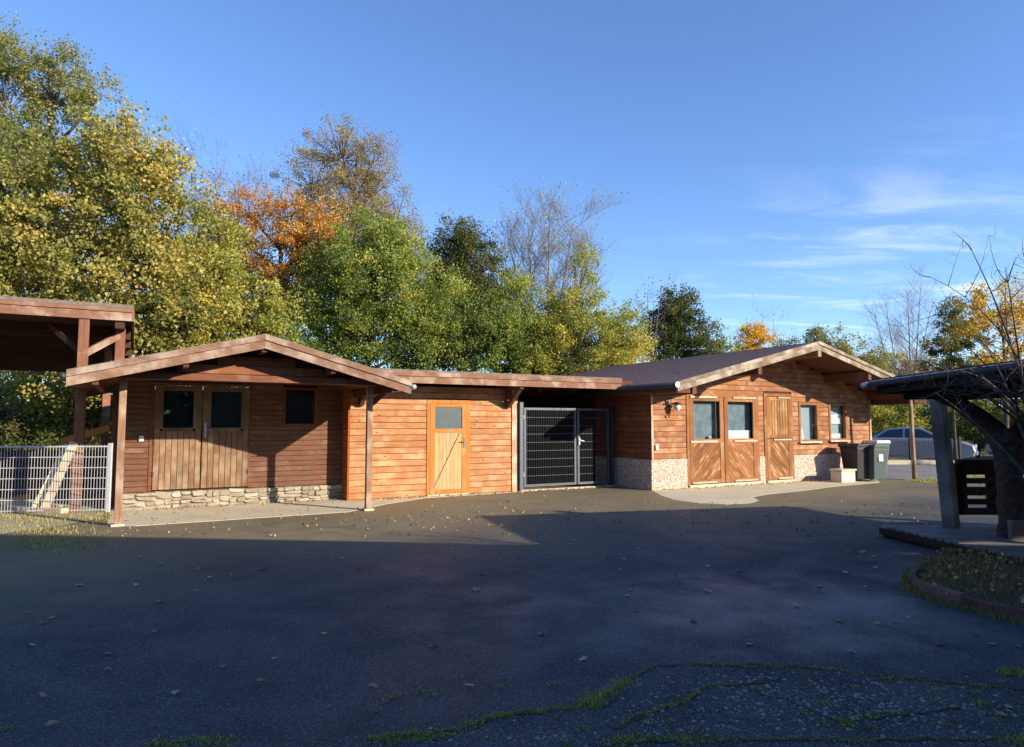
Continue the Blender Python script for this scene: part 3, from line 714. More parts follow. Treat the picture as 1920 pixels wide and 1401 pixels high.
while u < 4.02:
    L_ = R.uniform(0.12, 0.34); e = min(u + L_, 4.03)
    z0 = -0.01
    while z0 < 0.29:
        h = R.choice([0.05, 0.06, 0.07, 0.085, 0.11]); z1 = z0 + h
        if 0.30 - z1 < 0.045: z1 = 0.31
        a = u - R.uniform(0, 0.03)
        if h < 0.1 or e - u < 0.24: put_stone(a, e + R.uniform(-.01, .04), z0, z1)
        else:
            m_ = u + (e - u) * R.uniform(0.35, 0.65); put_stone(a, m_, z0, z1); put_stone(m_, e + R.uniform(-.01, .03), z0, z1 - R.uniform(0, .02))
        z0 = z1
    u = e
# double door of upright boards with glazed tops
for k, (a, b) in enumerate(((0.36, 1.185), (1.20, 2.06))):
    fr = MB(); fr.box(a, a + 0.15, PW - 0.05, PW - 0.005, 1.50, 2.34); fr.box(b - 0.15, b, PW - 0.05, PW - 0.005, 1.50, 2.34)
    fr.box(a + 0.15, b - 0.15, PW - 0.047, PW - 0.005, 2.24, 2.34); fr.box(a + 0.15, b - 0.15, PW - 0.047, PW - 0.005, 1.46, 1.525)
    fr.box(a + 0.01, b - 0.01, PW - 0.015, PW + 0.03, 0.355, 1.46)
    d = fr.build('door', MT['door_frame_grey'], LB)
    n = 8; w = (b - a) / n
    for i in range(n):
        zt = 1.46 if 0 < i < n - 1 else 1.495
        plank(d, MT['door_grey'], (a + (i + .5) * w, PW - 0.036, (0.352 + zt) / 2), (zt - 0.352, 0.03, w - 0.006), (0, math.radians(90), 0))
    MB().box(a + 0.15, b - 0.15, PW - 0.022, PW - 0.016, 1.525, 2.24).build('pane', MT['glass_dark'], d)
    MB().box(a + 0.14, b - 0.14, PW + 0.03, PW + 0.04, 1.5, 2.26).build('backing', MT['pane_dim'], d)
    if k == 1:
        h = MB().box(a + 0.035, a + 0.075, PW - 0.06, PW - 0.05, 1.33, 1.62); h.beam((a + 0.055, PW - 0.09, 1.48), (a + 0.16, PW - 0.09, 1.48), 0.018, 0.018); h.beam((a + 0.055, PW - 0.05, 1.48), (a + 0.055, PW - 0.095, 1.48), 0.018, 0.018)
        h.build('handle', MT['zinc_pale'], d)
    for zz in (0.6, 1.2): MB().box(a - 0.01 if k == 0 else b - 0.02, a + 0.02 if k == 0 else b + 0.01, PW - 0.062, PW - 0.048, zz, zz + 0.09).build('hinge', MT['iron'], d)
dfr = MB(); dfr.box(0.29, 0.352, PW - 0.045, PW - 0.002, 0.33, 2.40); dfr.box(2.065, 2.10, PW - 0.04, PW - 0.002, 0.33, 2.40); dfr.box(0.352, 2.065, PW - 0.042, PW - 0.002, 2.345, 2.40)
dfr.build('door_frame', MT['beam_u'], LB)
wf = frame(MB(), 2.72, 3.42, 1.55, 2.36, 0.05, PW - 0.045, PW + 0.02).build('window', MT['beam_u'], LB)
MB().box(2.77, 3.37, PW - 0.012, PW - 0.006, 1.60, 2.31).build('pane', MT['glass_dark'], wf)
MB().box(2.74, 3.40, PW + 0.08, PW + 0.09, 1.56, 2.35).build('backing', MT['dark_room'], wf)
MB().box(0.115, 0.195, PW - 0.075, PW - 0.029, 1.27, 1.38).box(0.135, 0.175, PW - 0.083, PW - 0.075, 1.30, 1.35).build('switch_box', MT['white'], LB, bevel=0.006)
# roof: two slabs of boarding with felt on top, verge boards in front
for k, (a, b) in enumerate(((LU, AU), (AU, RU))):
    t = 0.05; th = 0.11
    poly = [(a, ltop(a) - t), (b, ltop(b) - t), (b, ltop(b) - t - th), (a, ltop(a) - t - th)]
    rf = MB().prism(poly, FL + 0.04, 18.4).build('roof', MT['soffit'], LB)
    MB().prism([(a, ltop(a)), (b, ltop(b)), (b, ltop(b) - t + 0.003), (a, ltop(a) - t + 0.003)], FL - 0.015, 18.45).build('roof_felt', MT['felt'], rf)
    vb = MB().prism([(a, ltop(a) - 0.05), (b, ltop(b) - 0.05), (b, ltop(b) - 0.245), (a, ltop(a) - 0.245)], FL, FL + 0.038)
    vb.build('verge_board', MT['fascia1' if k == 0 else 'fascia2'], rf)
    vb = MB().prism([(a, ltop(a) - 0.012), (b, ltop(b) - 0.012), (b, ltop(b) - 0.105), (a, ltop(a) - 0.105)], FL - 0.026, FL - 0.003)
    vb.build('verge_strip', MT['fascia1' if k == 0 else 'fascia2'], rf)
MB().tube([(RU + 0.045, FL - 0.02, 2.27), (RU + 0.045, 13.45, 2.27)], 0.05, 10).build('gutter', MT['zinc_pale'], LB, smooth=True)
MB().tube([(LU - 0.045, FL - 0.02, 2.29), (LU - 0.045, 18.3, 2.26)], 0.05, 10).build('gutter', MT['zinc'], LB, smooth=True)
# boarded gable panel on the front beam between the posts
GV = 12.32
gp_ = MB().prism([(LU + 0.25, 2.42), (RU - 0.2, 2.42), (RU - 0.2, ltop(RU - 0.2) - 0.17), (AU, AZ - 0.17), (LU + 0.25, ltop(LU + 0.25) - 0.17)], GV, GV + 0.05) if False else MB().prism([(-0.1, 2.43), (3.85, 2.43), (AU, AZ - 0.18)], GV, GV + 0.05)
gpo = gp_.build('gable_panel', MT['back_wall'], LB)
plank_rows(gpo, MT['gable_u'], -0.6, 4.3, 2.43, 2.90, 0.155, GV, (), lambda za, zb: (AU - (AZ - 0.17 - zb) / ls, AU + (AZ - 0.17 - zb) / rs), maxlen=6, seed=3)
MB().box(-0.35, 4.12, GV - 0.05, GV + 0.11, 2.31, 2.425).build('front_beam', MT['beam_u'], LB, bevel=0.006)
for u in (-0.1, 3.9):
    MB().box(u - 0.05, u + 0.05, 14.5, 14.7, 2.28, 2.40) if False else None
for u, lean in ((-0.15, 0.0), (3.88, 0.0)):
    p = MB().tbox(Matrix.Translation((u, GV + 0.2, 1.17)) , 0.105, 0.105, 2.30)
    po = p.build('post', MT['post'], LB, bevel=0.008)
    MB().box(u - 0.09, u + 0.09, GV + 0.11, GV + 0.29, -0.02, 0.035).build('footing', MT['concrete'], po)
br = MB()
br.beam((3.93, GV + 0.2, 1.98), (4.24, GV + 0.2, 2.27), 0.08, 0.09)
br.build('knee_brace', MT['beam_u'], LB)
for u in (-0.5, 0.7, 1.86, 3.0, 4.1):
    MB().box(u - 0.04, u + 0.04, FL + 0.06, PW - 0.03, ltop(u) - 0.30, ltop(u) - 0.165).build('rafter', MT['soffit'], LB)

# ------------------------------------------------------------------ middle building: honey boards and one amber door
OV = 14.3
MBD = house('timber_store', 6.0, 15.5, 'honey coloured timber store with one amber plank door under a flat eave', 'shed')
dm = (5.74, 6.80, 0.0, 2.14)
core = wall_core(MB(), 4.0, 8.0, -0.02, 2.44, OV, OV + 0.12, [dm])
core.box(4.0, 4.12, OV + 0.12, 18.2, 0, 2.44); core.box(7.9, 8.0, OV + 0.12, 18.2, 0, 2.44); core.box(4.12, 11.0, 18.2, 18.3, 0, 2.44)
wall = core.build('wall', MT['back_wall'], MBD)
plank_rows(wall, MT['orange_u'], 4.0, 8.0, 0.01, 2.44, 0.135, OV, [dm], maxlen=2.0, seed=11)
plank_rows_side(wall, MT['orange_v'], OV - 0.03, PW - 0.03, 0.02, 2.44, 0.135, 4.0)
MB().box(3.955, 4.0, OV - 0.075, OV - 0.03, 0.0, 2.40).build('corner_board', MT['orange_v'], MBD)
MB().box(7.90, 8.05, OV - 0.055, OV - 0.03, 0.0, 2.42).build('corner_board', MT['trim_z'], MBD)
dr = MB(); dr.box(5.82, 6.70, OV - 0.02, OV + 0.02, 0.03, 2.06); dO = dr.build('door', MT['door_orange_z'], MBD)
for a, b in ((5.82, 5.925), (6.595, 6.70)): MB().box(a, b, OV - 0.052, OV - 0.022, 0.03, 2.06).build('stile', MT['door_orange_z'], dO)
for za, zb in ((1.975, 2.06), (1.405, 1.495), (0.03, 0.13)): MB().box(5.927, 6.593, OV - 0.050, OV - 0.022, za, zb).build('rail', MT['door_orange_u'], dO)
n = 7; w = (6.593 - 5.927) / n
for i in range(n): plank(dO, MT['door_pale'], (5.927 + (i + .5) * w, OV - 0.032, 0.767), (1.27, 0.016, w - 0.003), (0, math.radians(90), 0))
br = MB(); br.beam((5.945, OV - 0.046, 0.17), (6.575, OV - 0.046, 1.37), 0.012, 0.085); br.build('brace', MT['door_pale'], dO)
gr = MB(); gr.beam((5.925, OV - 0.0535, 0.20), (6.53, OV - 0.0535, 1.39), 0.006, 0.007); gr.build('brace_edge', MT['back_wall'], dO)
MB().box(5.93, 6.59, OV - 0.034, OV - 0.028, 1.497, 1.973).build('pane', MT['grey_panel'], dO)
h = MB(); h.box(6.625, 6.66, OV - 0.058, OV - 0.052, 1.05, 1.29); h.beam((6.64, OV - 0.055, 1.20), (6.64, OV - 0.10, 1.20), 0.016, 0.016); h.beam((6.65, OV - 0.10, 1.20), (6.54, OV - 0.10, 1.20), 0.016, 0.018)
h.build('handle', MT['steel'], dO)
f = MB(); f.box(5.74, 5.815, OV - 0.045, OV + 0.06, 0.0, 2.14); f.box(6.705, 6.80, OV - 0.045, OV + 0.06, 0.0, 2.14); f.box(5.815, 6.705, OV - 0.043, OV + 0.06, 2.065, 2.14)
f.build('door_frame', MT['door_orange_z'], MBD)
MB().box(5.75, 6.79, OV - 0.09, OV - 0.01, -0.01, 0.03).build('threshold', MT['concrete'], MBD)
EV = 13.5
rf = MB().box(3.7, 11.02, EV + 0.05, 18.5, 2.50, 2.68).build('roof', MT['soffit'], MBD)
MB().box(4.05, 10.6, EV - 0.02, 18.55, 2.684, 2.735).build('roof_felt', MT['felt'], rf)
MB().box(4.30, 10.6, EV, EV + 0.047, 2.455, 2.682).build('fascia_board', MT['fascia0'], rf)
MB().box(4.42, 10.6, EV - 0.024, EV - 0.003, 2.60, 2.70).build('fascia_strip', MT['fascia0'], rf)
for u in (4.22, 7.78):
    b = MB().box(u - 0.05, u + 0.05, OV - 0.115, OV - 0.03, 1.98, 2.48); b.beam((u, OV - 0.10, 2.03), (u, EV + 0.12, 2.44), 0.09, 0.10); b.box(u - 0.05, u + 0.05, EV + 0.06, OV - 0.115, 2.40, 2.495)
    b.build('bracket', MT['beam_u'], MBD)

# passage behind the gate
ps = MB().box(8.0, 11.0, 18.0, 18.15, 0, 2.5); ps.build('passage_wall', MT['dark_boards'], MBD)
MB().box(8.0, 8.03, OV + 0.13, 18.0, 0, 2.44).build('passage_dark_sheet', MT['dark_boards'], MBD)  # black sheet added to paint the passage dark
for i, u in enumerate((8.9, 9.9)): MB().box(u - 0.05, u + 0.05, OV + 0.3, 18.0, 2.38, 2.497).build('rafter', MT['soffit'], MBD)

# ------------------------------------------------------------------ mesh gate
GT = house('mesh_gate', 9.5, 14.25, 'double steel mesh gate with grey frames closing the dark passage', 'gate')
GVv = 14.22
for u, h in ((8.12, 2.12), (10.80, 2.12)):
    MB().box(u - 0.05, u + 0.05, GVv - 0.05, GVv + 0.05, -0.02, h).build('gate_post', MT['steel' if u < 9 else 'iron'], GT, bevel=0.006)
def leaf_gate(a, b, z0, z1):
    f = MB(); w = 0.055
    f.box(a, a + w, GVv - 0.028, GVv + 0.028, z0, z1); f.box(b - w, b, GVv - 0.028, GVv + 0.028, z0, z1)
    f.box(a + w, b - w, GVv - 0.026, GVv + 0.026, z1 - w, z1); f.box(a + w, b - w, GVv - 0.026, GVv + 0.026, z0, z0 + w)
    lf = f.build('gate_leaf', MT['steel'], GT)
    m = MB(); x = a + w + 0.05
    while x < b - w - 0.02: m.box(x - 0.002, x + 0.002, GVv - 0.002, GVv + 0.002, z0 + w, z1 - w); x += 0.05
    zz = z0 + w + 0.2
    while zz < z1 - w - 0.05:
        m.box(a + w, b - w, GVv - 0.011, GVv - 0.003, zz - 0.0055, zz + 0.0055); zz += 0.2
    m.build('mesh_infill', MT['gate_wire'], lf, kind='stuff'); return lf
l1 = leaf_gate(8.20, 9.70, 0.10, 1.99); l2 = leaf_gate(9.74, 10.72, 0.10, 1.99)
h = MB().box(9.75, 9.79, GVv - 0.07, GVv - 0.028, 1.08, 1.26); h.beam((9.77, GVv - 0.085, 1.2), (9.90, GVv - 0.085, 1.17), 0.02, 0.02); h.build('handle', MT['zinc_pale'], l2)
for zz in (0.35, 1.72): MB().tube([(8.175, GVv - 0.04, zz), (8.175, GVv - 0.04, zz + 0.09)], 0.022, 8).build('hinge', MT['zinc_pale'], GT)
MB().box(8.08, 10.86, GVv - 0.07, GVv + 0.07, -0.02, 0.035).build('threshold', MT['concrete'], GT)

# ------------------------------------------------------------------ right building: gabled, stone base, stable doors
RV = 12.95
RB = house('stable_block', 15.4, 16.5, 'russet boarded stable block with brown pitched roof and pale stone base', 'stable')
rAU, rAZ, rLU, rRU, rEZ, rFV = 15.44, 3.73, 10.60, 20.28, 2.545, 11.5
rsl = (rAZ - rEZ) / (rAU - rLU)
def rtop(u): return rAZ - abs(u - rAU) * rsl
d1, d2 = (12.18, 14.74, 0.05, 2.36), (14.98, 16.10, 0.05, 2.42)
w1, w2 = (16.38, 17.22, 1.08, 2.21), (17.68, 18.50, 1.10, 2.21)
holes = [d1, d2, w1, w2]
core = wall_core(MB(), 11.06, 19.6, 0.0, 2.55, RV, RV + 0.14, holes)
core.prism([(11.06, 2.55), (19.6, 2.55), (19.6, rtop(19.6) - 0.15), (rAU, rAZ - 0.15), (11.06, rtop(11.06) - 0.15)], RV, RV + 0.14)
core.box(11.06, 11.2, RV + 0.14, 21, 0, 2.55); core.box(19.46, 19.6, RV + 0.14, 21, 0, 2.55); core.box(11.2, 19.46, 20.86, 21, 0, 2.55)
wall = core.build('wall', MT['back_wall'], RB)
plank_rows(wall, MT['right_u'], 11.06, 19.6, 0.74, 3.56, 0.134, RV, holes,
           lambda za, zb: (rAU - (rAZ - 0.15 - (za + zb) / 2) / rsl, rAU + (rAZ - 0.15 - (za + zb) / 2) / rsl), maxlen=2.6, seed=21)
plank_rows_side(wall, MT['right_v'], RV - 0.0, 15.2, 0.74, 2.45, 0.134, 11.06)
for a, b in ((11.06, 12.16), (14.76, 14.96), (16.12, 19.62)): MB().box(a, b, RV - 0.05, RV - 0.001, -0.02, 0.735).build('plinth', MT['plinth'], RB)
MB().box(11.01, 11.058, RV - 0.05, 15.2, -0.02, 0.735).build('plinth', MT['plinth'], RB)
cb = MB(); cb.box(11.02, 11.075, RV - 0.055, RV - 0.032, 0.74, 2.45); cb.build('corner_board', MT['trim_z'], RB)
MB().box(19.56, 19.63, RV - 0.055, RV - 0.032, 0.74, 2.5).build('corner_board', MT['trim_z'], RB)
def diag(parent, mat, a, b, z0, z1, v, step, s):
    """Boards at 45 degrees clipped to the rectangle a..b, z0..z1; s=+1 rises to the right."""
    W_, H_ = b - a, z1 - z0; k = -H_ + step * 0.5 if s > 0 else step * 0.5; out = []
    c = (-H_ if s > 0 else 0.0)
    end = (W_ if s > 0 else W_ + H_)
    n = int((end - c) / step)
    st = (end - c) / n
    for i in range(n):
        lo, hi = c + i * st + st * 0.04, c + (i + 1) * st - st * 0.04
        # band: lo <= x - z <= hi (s>0)   or   lo <= x + z <= hi (s<0), clipped against the panel
        poly = [(0, 0), (W_, 0), (W_, H_), (0, H_)]
        for lim, sg in ((lo, 1), (hi, -1)):
            q = []
            for (x0, y0), (x1, y1) in zip(poly, poly[1:] + poly[:1]):
                f0, f1 = sg * (x0 - s * y0 - lim), sg * (x1 - s * y1 - lim)
                if f0 >= 0: q.append((x0, y0))
                if f0 * f1 < 0:
                    t = f0 / (f0 - f1); q.append((x0 + (x1 - x0) * t, y0 + (y1 - y0) * t))
            poly = q
        if len(poly) < 3: continue
        area = abs(sum(x0 * y1 - x1 * y0 for (x0, y0), (x1, y1) in zip(poly, poly[1:] + poly[:1]))) / 2
        if area < 0.0015: continue
        MB().prism([(a + x, z0 + y) for x, y in poly], v, v + 0.022).build('plank', mat, parent)
for k, (a, b) in enumerate(((12.26, 13.44), (13.47, 14.66))):
    d = MB().box(a, b, RV - 0.018, RV + 0.02, 0.09, 1.17).build('door', MT['back_wall'], RB)
    for x0, x1 in ((a, a + 0.13), (b - 0.13, b)): MB().box(x0, x1, RV - 0.055, RV - 0.02, 0.09, 2.29).build('stile', MT['stable_z'], d)
    for za, zb in ((2.185, 2.29), (1.10, 1.215), (0.09, 0.19)): MB().box(a + 0.132, b - 0.132, RV - 0.053, RV - 0.02, za, zb).build('rail', MT['stable_u'], d)
    diag(d, MT['stable_d1' if k == 0 else 'stable_d2'], a + 0.132, b - 0.132, 0.192, 1.098, RV - 0.042, 0.118, 1 if k == 0 else -1)
    MB().box(a + 0.132, b - 0.132, RV - 0.034, RV - 0.028, 1.217, 2.183).build('pane', MT['glass'], d)
    for za, x0, x1 in ((2.265, a + 0.02, b - 0.25 if k == 0 else b - 0.02), (1.13, a + 0.02, b - 0.25 if k == 0 else b - 0.02), (0.10, a + 0.05, b - 0.3 if k == 0 else b - 0.02)):
        x0 = x0 if k == 0 else a + 0.32
        MB().box(x0, x1, RV - 0.082, RV - 0.055, za, za + 0.042).build('drip_rail', MT['drip'], d)
    MB().box(a + 0.03, b - 0.03, RV + 0.13, RV + 0.135, 1.2, 2.2).build('blind', MT['pane_reflection'], d)  # added board behind the glass, coloured like the pane's reflection
    if k == 1: MB().box(a + 0.14, b - 0.14, RV + 0.05, RV + 0.055, 1.21, 1.43).build('curtain', MT['curtain'], d)
    if k == 0: MB().lathe([(0.001, 0), (0.05, 0.01), (0.045, 0.05), (0.0, 0.09)], (b - 0.4, RV + 0.07, 1.22), 10).build('pot', MT['white'], d)
if True:
    d = MB().box(15.06, 16.02, RV - 0.018, RV + 0.02, 0.09, 2.34).build('door', MT['back_wall'], RB)
    for x0, x1 in ((15.06, 15.17), (15.91, 16.02)):
        MB().box(x0, x1, RV - 0.055, RV - 0.02, 0.09, 1.195).build('stile', MT['stable_z'], d)
        MB().box(x0, x1, RV - 0.055, RV - 0.02, 1.215, 2.34).build('stile', MT['stable_z'], d)
    for za, zb in ((2.24, 2.34), (1.215, 1.30), (1.10, 1.195), (0.09, 0.18)): MB().box(15.172, 15.908, RV - 0.053, RV - 0.02, za, zb).build('rail', MT['stable_u'], d)
    n = 7; w = (15.908 - 15.172) / n
    for i in range(n): plank(d, MT['stable_up'], (15.172 + (i + .5) * w, RV - 0.034, 1.77), (0.936, 0.024, w - 0.012), (0, math.radians(90), 0))
    diag(d, MT['stable_d2'], 15.172, 15.908, 0.182, 1.098, RV - 0.042, 0.118, -1)
    for za, x0, x1 in ((2.30, 15.5, 16.0), (1.15, 15.3, 16.0), (0.10, 15.45, 16.01)): MB().box(x0, x1, RV - 0.082, RV - 0.055, za, za + 0.042).build('drip_rail', MT['drip'], d)
for a, b, zt in ((12.17, 14.75, 2.37), (14.97, 16.11, 2.43)):
    f = MB(); f.box(a, a + 0.085, RV - 0.05, RV + 0.05, 0.0, zt); f.box(b - 0.085, b, RV - 0.05, RV + 0.05, 0.0, zt); f.box(a + 0.085, b - 0.085, RV - 0.047, RV + 0.05, zt - 0.075, zt)
    f.build('door_frame', MT['stable_z'], RB)
    MB().box(a + 0.02, b - 0.02, RV - 0.11, RV + 0.1, -0.02, 0.075).build('threshold', MT['concrete'], RB)
for k, (a, b, z0, z1) in enumerate((w1, w2)):
    wfo = frame(MB(), a, b, z0, z1, 0.075, RV - 0.045, RV + 0.05).build('window', MT['stable_z'], RB)
    MB().box(a + 0.075, b - 0.075, RV - 0.0, RV + 0.006, z0 + 0.075, z1 - 0.075).build('pane', MT['glass'], wfo)
    MB().box(a - 0.04, b + 0.04, RV - 0.11, RV - 0.047, z0 - 0.02, z0 + 0.03).build('sill', MT['drip'], wfo)
    MB().box(a + 0.02, b - 0.02, RV + 0.13, RV + 0.135, z0 + 0.05, z1 - 0.03).build('blind', MT['blind'], wfo)
    if k == 0: MB().prism([(a + 0.08, z0 + 0.08), (a + 0.36, z0 + 0.08), (a + 0.30, z0 + 0.38), (a + 0.08, z0 + 0.5)], RV + 0.09, RV + 0.10).build('curtain', MT['curtain'], wfo)
    else:
        MB().box(a + 0.08, b - 0.08, RV + 0.09, RV + 0.10, z0 + 0.075, z0 + 0.22).build('curtain', MT['curtain'], wfo)
        MB().box(a + 0.08, b - 0.08, RV + 0.09, RV + 0.10, z0 + 0.50, z0 + 0.78).build('curtain', MT['curtain'], wfo)
for k, (a, b) in enumerate(((rLU, rAU), (rAU, rRU))):
    poly = [(a, rtop(a) - 0.03), (b, rtop(b) - 0.03), (b, rtop(b) - 0.14), (a, rtop(a) - 0.14)]
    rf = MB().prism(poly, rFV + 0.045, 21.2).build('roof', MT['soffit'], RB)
    sh = MB(); n = 26; L_ = b - a
    for i in range(n):                                    # courses stepped like laid shingles
        p, q = a + L_ * i / n, a + L_ * (i + 1) / n
        lo, hi = (p, q) if k == 0 else (q, p)
        sh.prism([(lo, rtop(lo) + 0.004), (hi + (0.02 if k == 0 else -0.02), rtop(hi) - 0.006), (hi, rtop(hi) - 0.027), (lo, rtop(lo) - 0.027)] if k == 0 else
                 [(lo, rtop(lo) - 0.027), (hi, rtop(hi) - 0.027), (hi - 0.02, rtop(hi) - 0.006), (lo, rtop(lo) + 0.004)], rFV - 0.01, 21.25)
    sh.build('shingles', MT['shingle'], rf, kind='stuff')
    MB().prism([(a, rtop(a) - 0.012), (b, rtop(b) - 0.012), (b, rtop(b) - 0.22), (a, rtop(a) - 0.22)], rFV, rFV + 0.042).build('verge_board', MT['grey1' if k == 0 else 'grey2'], rf)
    MB().prism([(a, rtop(a) + 0.006), (b, rtop(b) + 0.006), (b, rtop(b) - 0.08), (a, rtop(a) - 0.08)], rFV - 0.03, rFV - 0.012).build('verge_strip', MT['grey1' if k == 0 else 'grey2'], rf)
for u in (11.15, 13.3, 15.44, 17.6, 19.55):
    MB().box(u - 0.06, u + 0.06, rFV + (0.05 if u != 15.44 else -0.02), RV - 0.03, rtop(u) - 0.40, rtop(u) - 0.235 + (0.02 if u == 15.44 else 0.07)).build('purlin', MT['post' if u == 15.44 else 'beam_u'], RB)
g = MB(); g.tube([(rLU - 0.06, rFV - 0.05, 2.47), (rLU - 0.06, 15.4, 2.45)], 0.065, 12); g.build('gutter', MT['zinc'], RB, smooth=True)
MB().tube([(rLU - 0.06, rFV - 0.065, 2.47), (rLU - 0.06, rFV - 0.05, 2.47)], 0.068, 12).build('gutter_cap', MT['zinc_pale'], RB)
g = MB(); g.tube([(rRU + 0.06, rFV - 0.05, 2.47), (rRU + 0.06, 21.0, 2.45)], 0.065, 12); g.build('gutter', MT['zinc'], RB, smooth=True)
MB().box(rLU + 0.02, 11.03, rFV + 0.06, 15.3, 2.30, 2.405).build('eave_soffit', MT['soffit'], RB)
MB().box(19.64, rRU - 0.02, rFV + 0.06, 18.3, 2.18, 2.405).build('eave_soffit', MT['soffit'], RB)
pp = MB().tube([(19.55, 11.60, -0.02), (19.52, 11.60, 1.2), (19.50, 11.60, 2.42)], [0.062, 0.057, 0.052], 10).build('post', MT['post'], RB, smooth=True)
MB().box(19.2, 19.95, 11.54, 11.66, 2.39, 2.47).build('post_cap', MT['drip'], RB)
MB().box(11.13, 11.21, RV - 0.085, RV - 0.03, 0.97, 1.09).build('switch_box', MT['white'], RB, bevel=0.006)
lm = MB(); lm.beam((11.70, RV - 0.03, 2.10), (11.70, RV - 0.22, 2.13), 0.025, 0.025); lm.lathe([(0.02, 0.0), (0.11, -0.05), (0.115, -0.06)], (11.70, RV - 0.22, 2.14), 12)
lmo = lm.build('wall_lamp', MT['iron'], RB)
MB().lathe([(0.0, -0.12), (0.05, -0.105), (0.085, -0.05), (0.085, 0.0), (0.05, 0.05), (0.0, 0.06)], (11.70, RV - 0.22, 2.03), 14).build('lamp_globe', MT['white'], lmo, smooth=True)
shadow_mb = MB(); RR = random.Random(4)
for i in range(16):
    c = Vector((11.58 + RR.gauss(0, 0.06), RV - 0.05 - RR.random() * 0.06, 1.98 + RR.gauss(0, 0.09))); a = RR.uniform(0, 6.28); s = RR.uniform(0.03, 0.06)
    x = Vector((math.cos(a), 0.2, math.sin(a))) * s; y = Vector((-math.sin(a), 0.1, math.cos(a))) * s * 0.6
    shadow_mb.add([c - x, c - y, c + x, c + y], [(0, 1, 2, 3)])
shadow_mb.tube([(11.58, RV - 0.05, 2.0), (11.66, RV - 0.06, 2.12), (11.72, RV - 0.05, 2.44)], 0.008, 5)
shadow_mb.build('lamp_shadow', MT['iron'], lmo)  # black flakes and thin line stand in for the lamp's cast shadow

# ------------------------------------------------------------------ carport on the left
CP = house('open_carport', -3.0, 17.0, 'tall open carport with brown fascia standing left of the porch shed', 'carport')
CV = 14.9
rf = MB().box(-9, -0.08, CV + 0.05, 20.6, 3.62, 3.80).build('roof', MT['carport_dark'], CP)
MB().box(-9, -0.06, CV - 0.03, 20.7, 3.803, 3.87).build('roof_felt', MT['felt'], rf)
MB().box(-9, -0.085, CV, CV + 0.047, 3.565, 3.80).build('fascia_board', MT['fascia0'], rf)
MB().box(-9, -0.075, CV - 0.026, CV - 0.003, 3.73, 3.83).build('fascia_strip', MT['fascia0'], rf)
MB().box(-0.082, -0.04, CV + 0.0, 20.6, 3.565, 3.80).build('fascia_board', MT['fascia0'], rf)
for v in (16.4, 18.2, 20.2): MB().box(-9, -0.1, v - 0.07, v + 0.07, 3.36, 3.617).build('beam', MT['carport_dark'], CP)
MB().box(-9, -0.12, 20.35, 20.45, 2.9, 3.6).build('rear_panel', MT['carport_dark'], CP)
MB().box(-0.36, -0.2, CV + 0.06, 20.3, 3.42, 3.615).build('beam', MT['carport_dark'], CP)
for u, v in ((-0.86, CV + 0.12), (-0.27, CV + 0.55), (-5.2, CV + 0.12), (-0.6, 20.1), (-4.0, 20.1)):
    MB().box(u - 0.085, u + 0.085, v - 0.085, v + 0.085, -0.02, 3.617).build('post', MT['carport_post'], CP, bevel=0.008)
b = MB(); b.beam((-0.83, CV + 0.14, 2.92), (-0.30, CV + 0.50, 3.33), 0.09, 0.12); b.build('knee_brace', MT['post'], CP)
b = MB(); b.beam((-0.90, CV + 0.16, 2.95), (-1.45, CV + 0.75, 3.50), 0.08, 0.10); b.build('knee_brace', MT['carport_dark'], CP)  # dark roof material puts the roof's shade into this brace
b = MB(); b.beam((-0.27, CV + 0.62, 2.9), (-0.27, CV + 1.3, 3.5), 0.09, 0.11); b.build('knee_brace', MT['post'], CP)

# ------------------------------------------------------------------ wire fence and things behind it
FN = empty('wire_fence', (-9.4, 12.4, 0), label='pale welded wire mesh fence left of the porch', cat='fence')
def fence_panel(x0, x1, y0, y1):
    m = MB(); n = int((x1 - x0) / 0.05)
    for i in range(n + 1):
        t = i / n; x, y = x0 + (x1 - x0) * t - FN.location.x, y0 + (y1 - y0) * t - FN.location.y
        m.box(x - 0.0032, x + 0.0032, y - 0.003, y + 0.003, 0.02, 1.22)
    for k in range(7):
        z = 0.05 + k * 0.19; a = (x0 - FN.location.x, y0 - FN.location.y - 0.008, z); c = (x1 - FN.location.x, y1 - FN.location.y - 0.008, z)
        m.beam(a, c, 0.008, 0.014 if k < 6 else 0.024)
    return m.build('mesh_panel', MT['fence_wire'], FN, kind='stuff')
fence_panel(-9.9, -7.38, 12.2, 12.52); fence_panel(-12.4, -9.92, 11.9, 12.2)
for x, y in ((-9.91, 12.22), (-7.35, 12.54), (-12.42, 11.92)):
    MB().box(x - 0.03 - FN.location.x, x + 0.03 - FN.location.x, y - FN.location.y, y + 0.05 - FN.location.y, -0.02, 1.25).build('fence_post', MT['fence_wire'], FN)
def loose_timber(a, b, w, h, label, roll=0.0):
    m = MB(); m.beam(a, b, w, h, roll); tag(m.build('loose_timber', MT['loose'], bevel=0.006), label, 'plank', 'loose timbers behind the wire fence')
loose_timber((-8.66, 12.50, 0.02), (-8.28, 12.82, 1.22), 0.05, 0.13, 'bleached plank leaning at the carport post, left one of the leaning pair')
loose_timber((-8.45, 12.46, 0.02), (-8.05, 12.62, 1.27), 0.06, 0.14, 'thick pale plank leaning against the carport post, right one of the pair')
loose_timber((-12.6, 14.6, 0.16), (-8.30, 12.68, 0.06), 0.11, 0.10, 'upper long pale beam lying level behind the wire fence')
loose_timber((-12.2, 13.4, 0.05), (-8.0, 12.36, 0.05), 0.16, 0.09, 'lower long pale beam lying on the gravel at the foot of the fence')
m = MB(); m.beam((-9.6, 14.6, 1.22), (-8.35, 14.25, 1.52), 0.06, 0.14); tag(m.build('timber_offcut', MT['door_orange_u']), 'orange board stacked at an angle under the carport', 'plank')
m = MB()
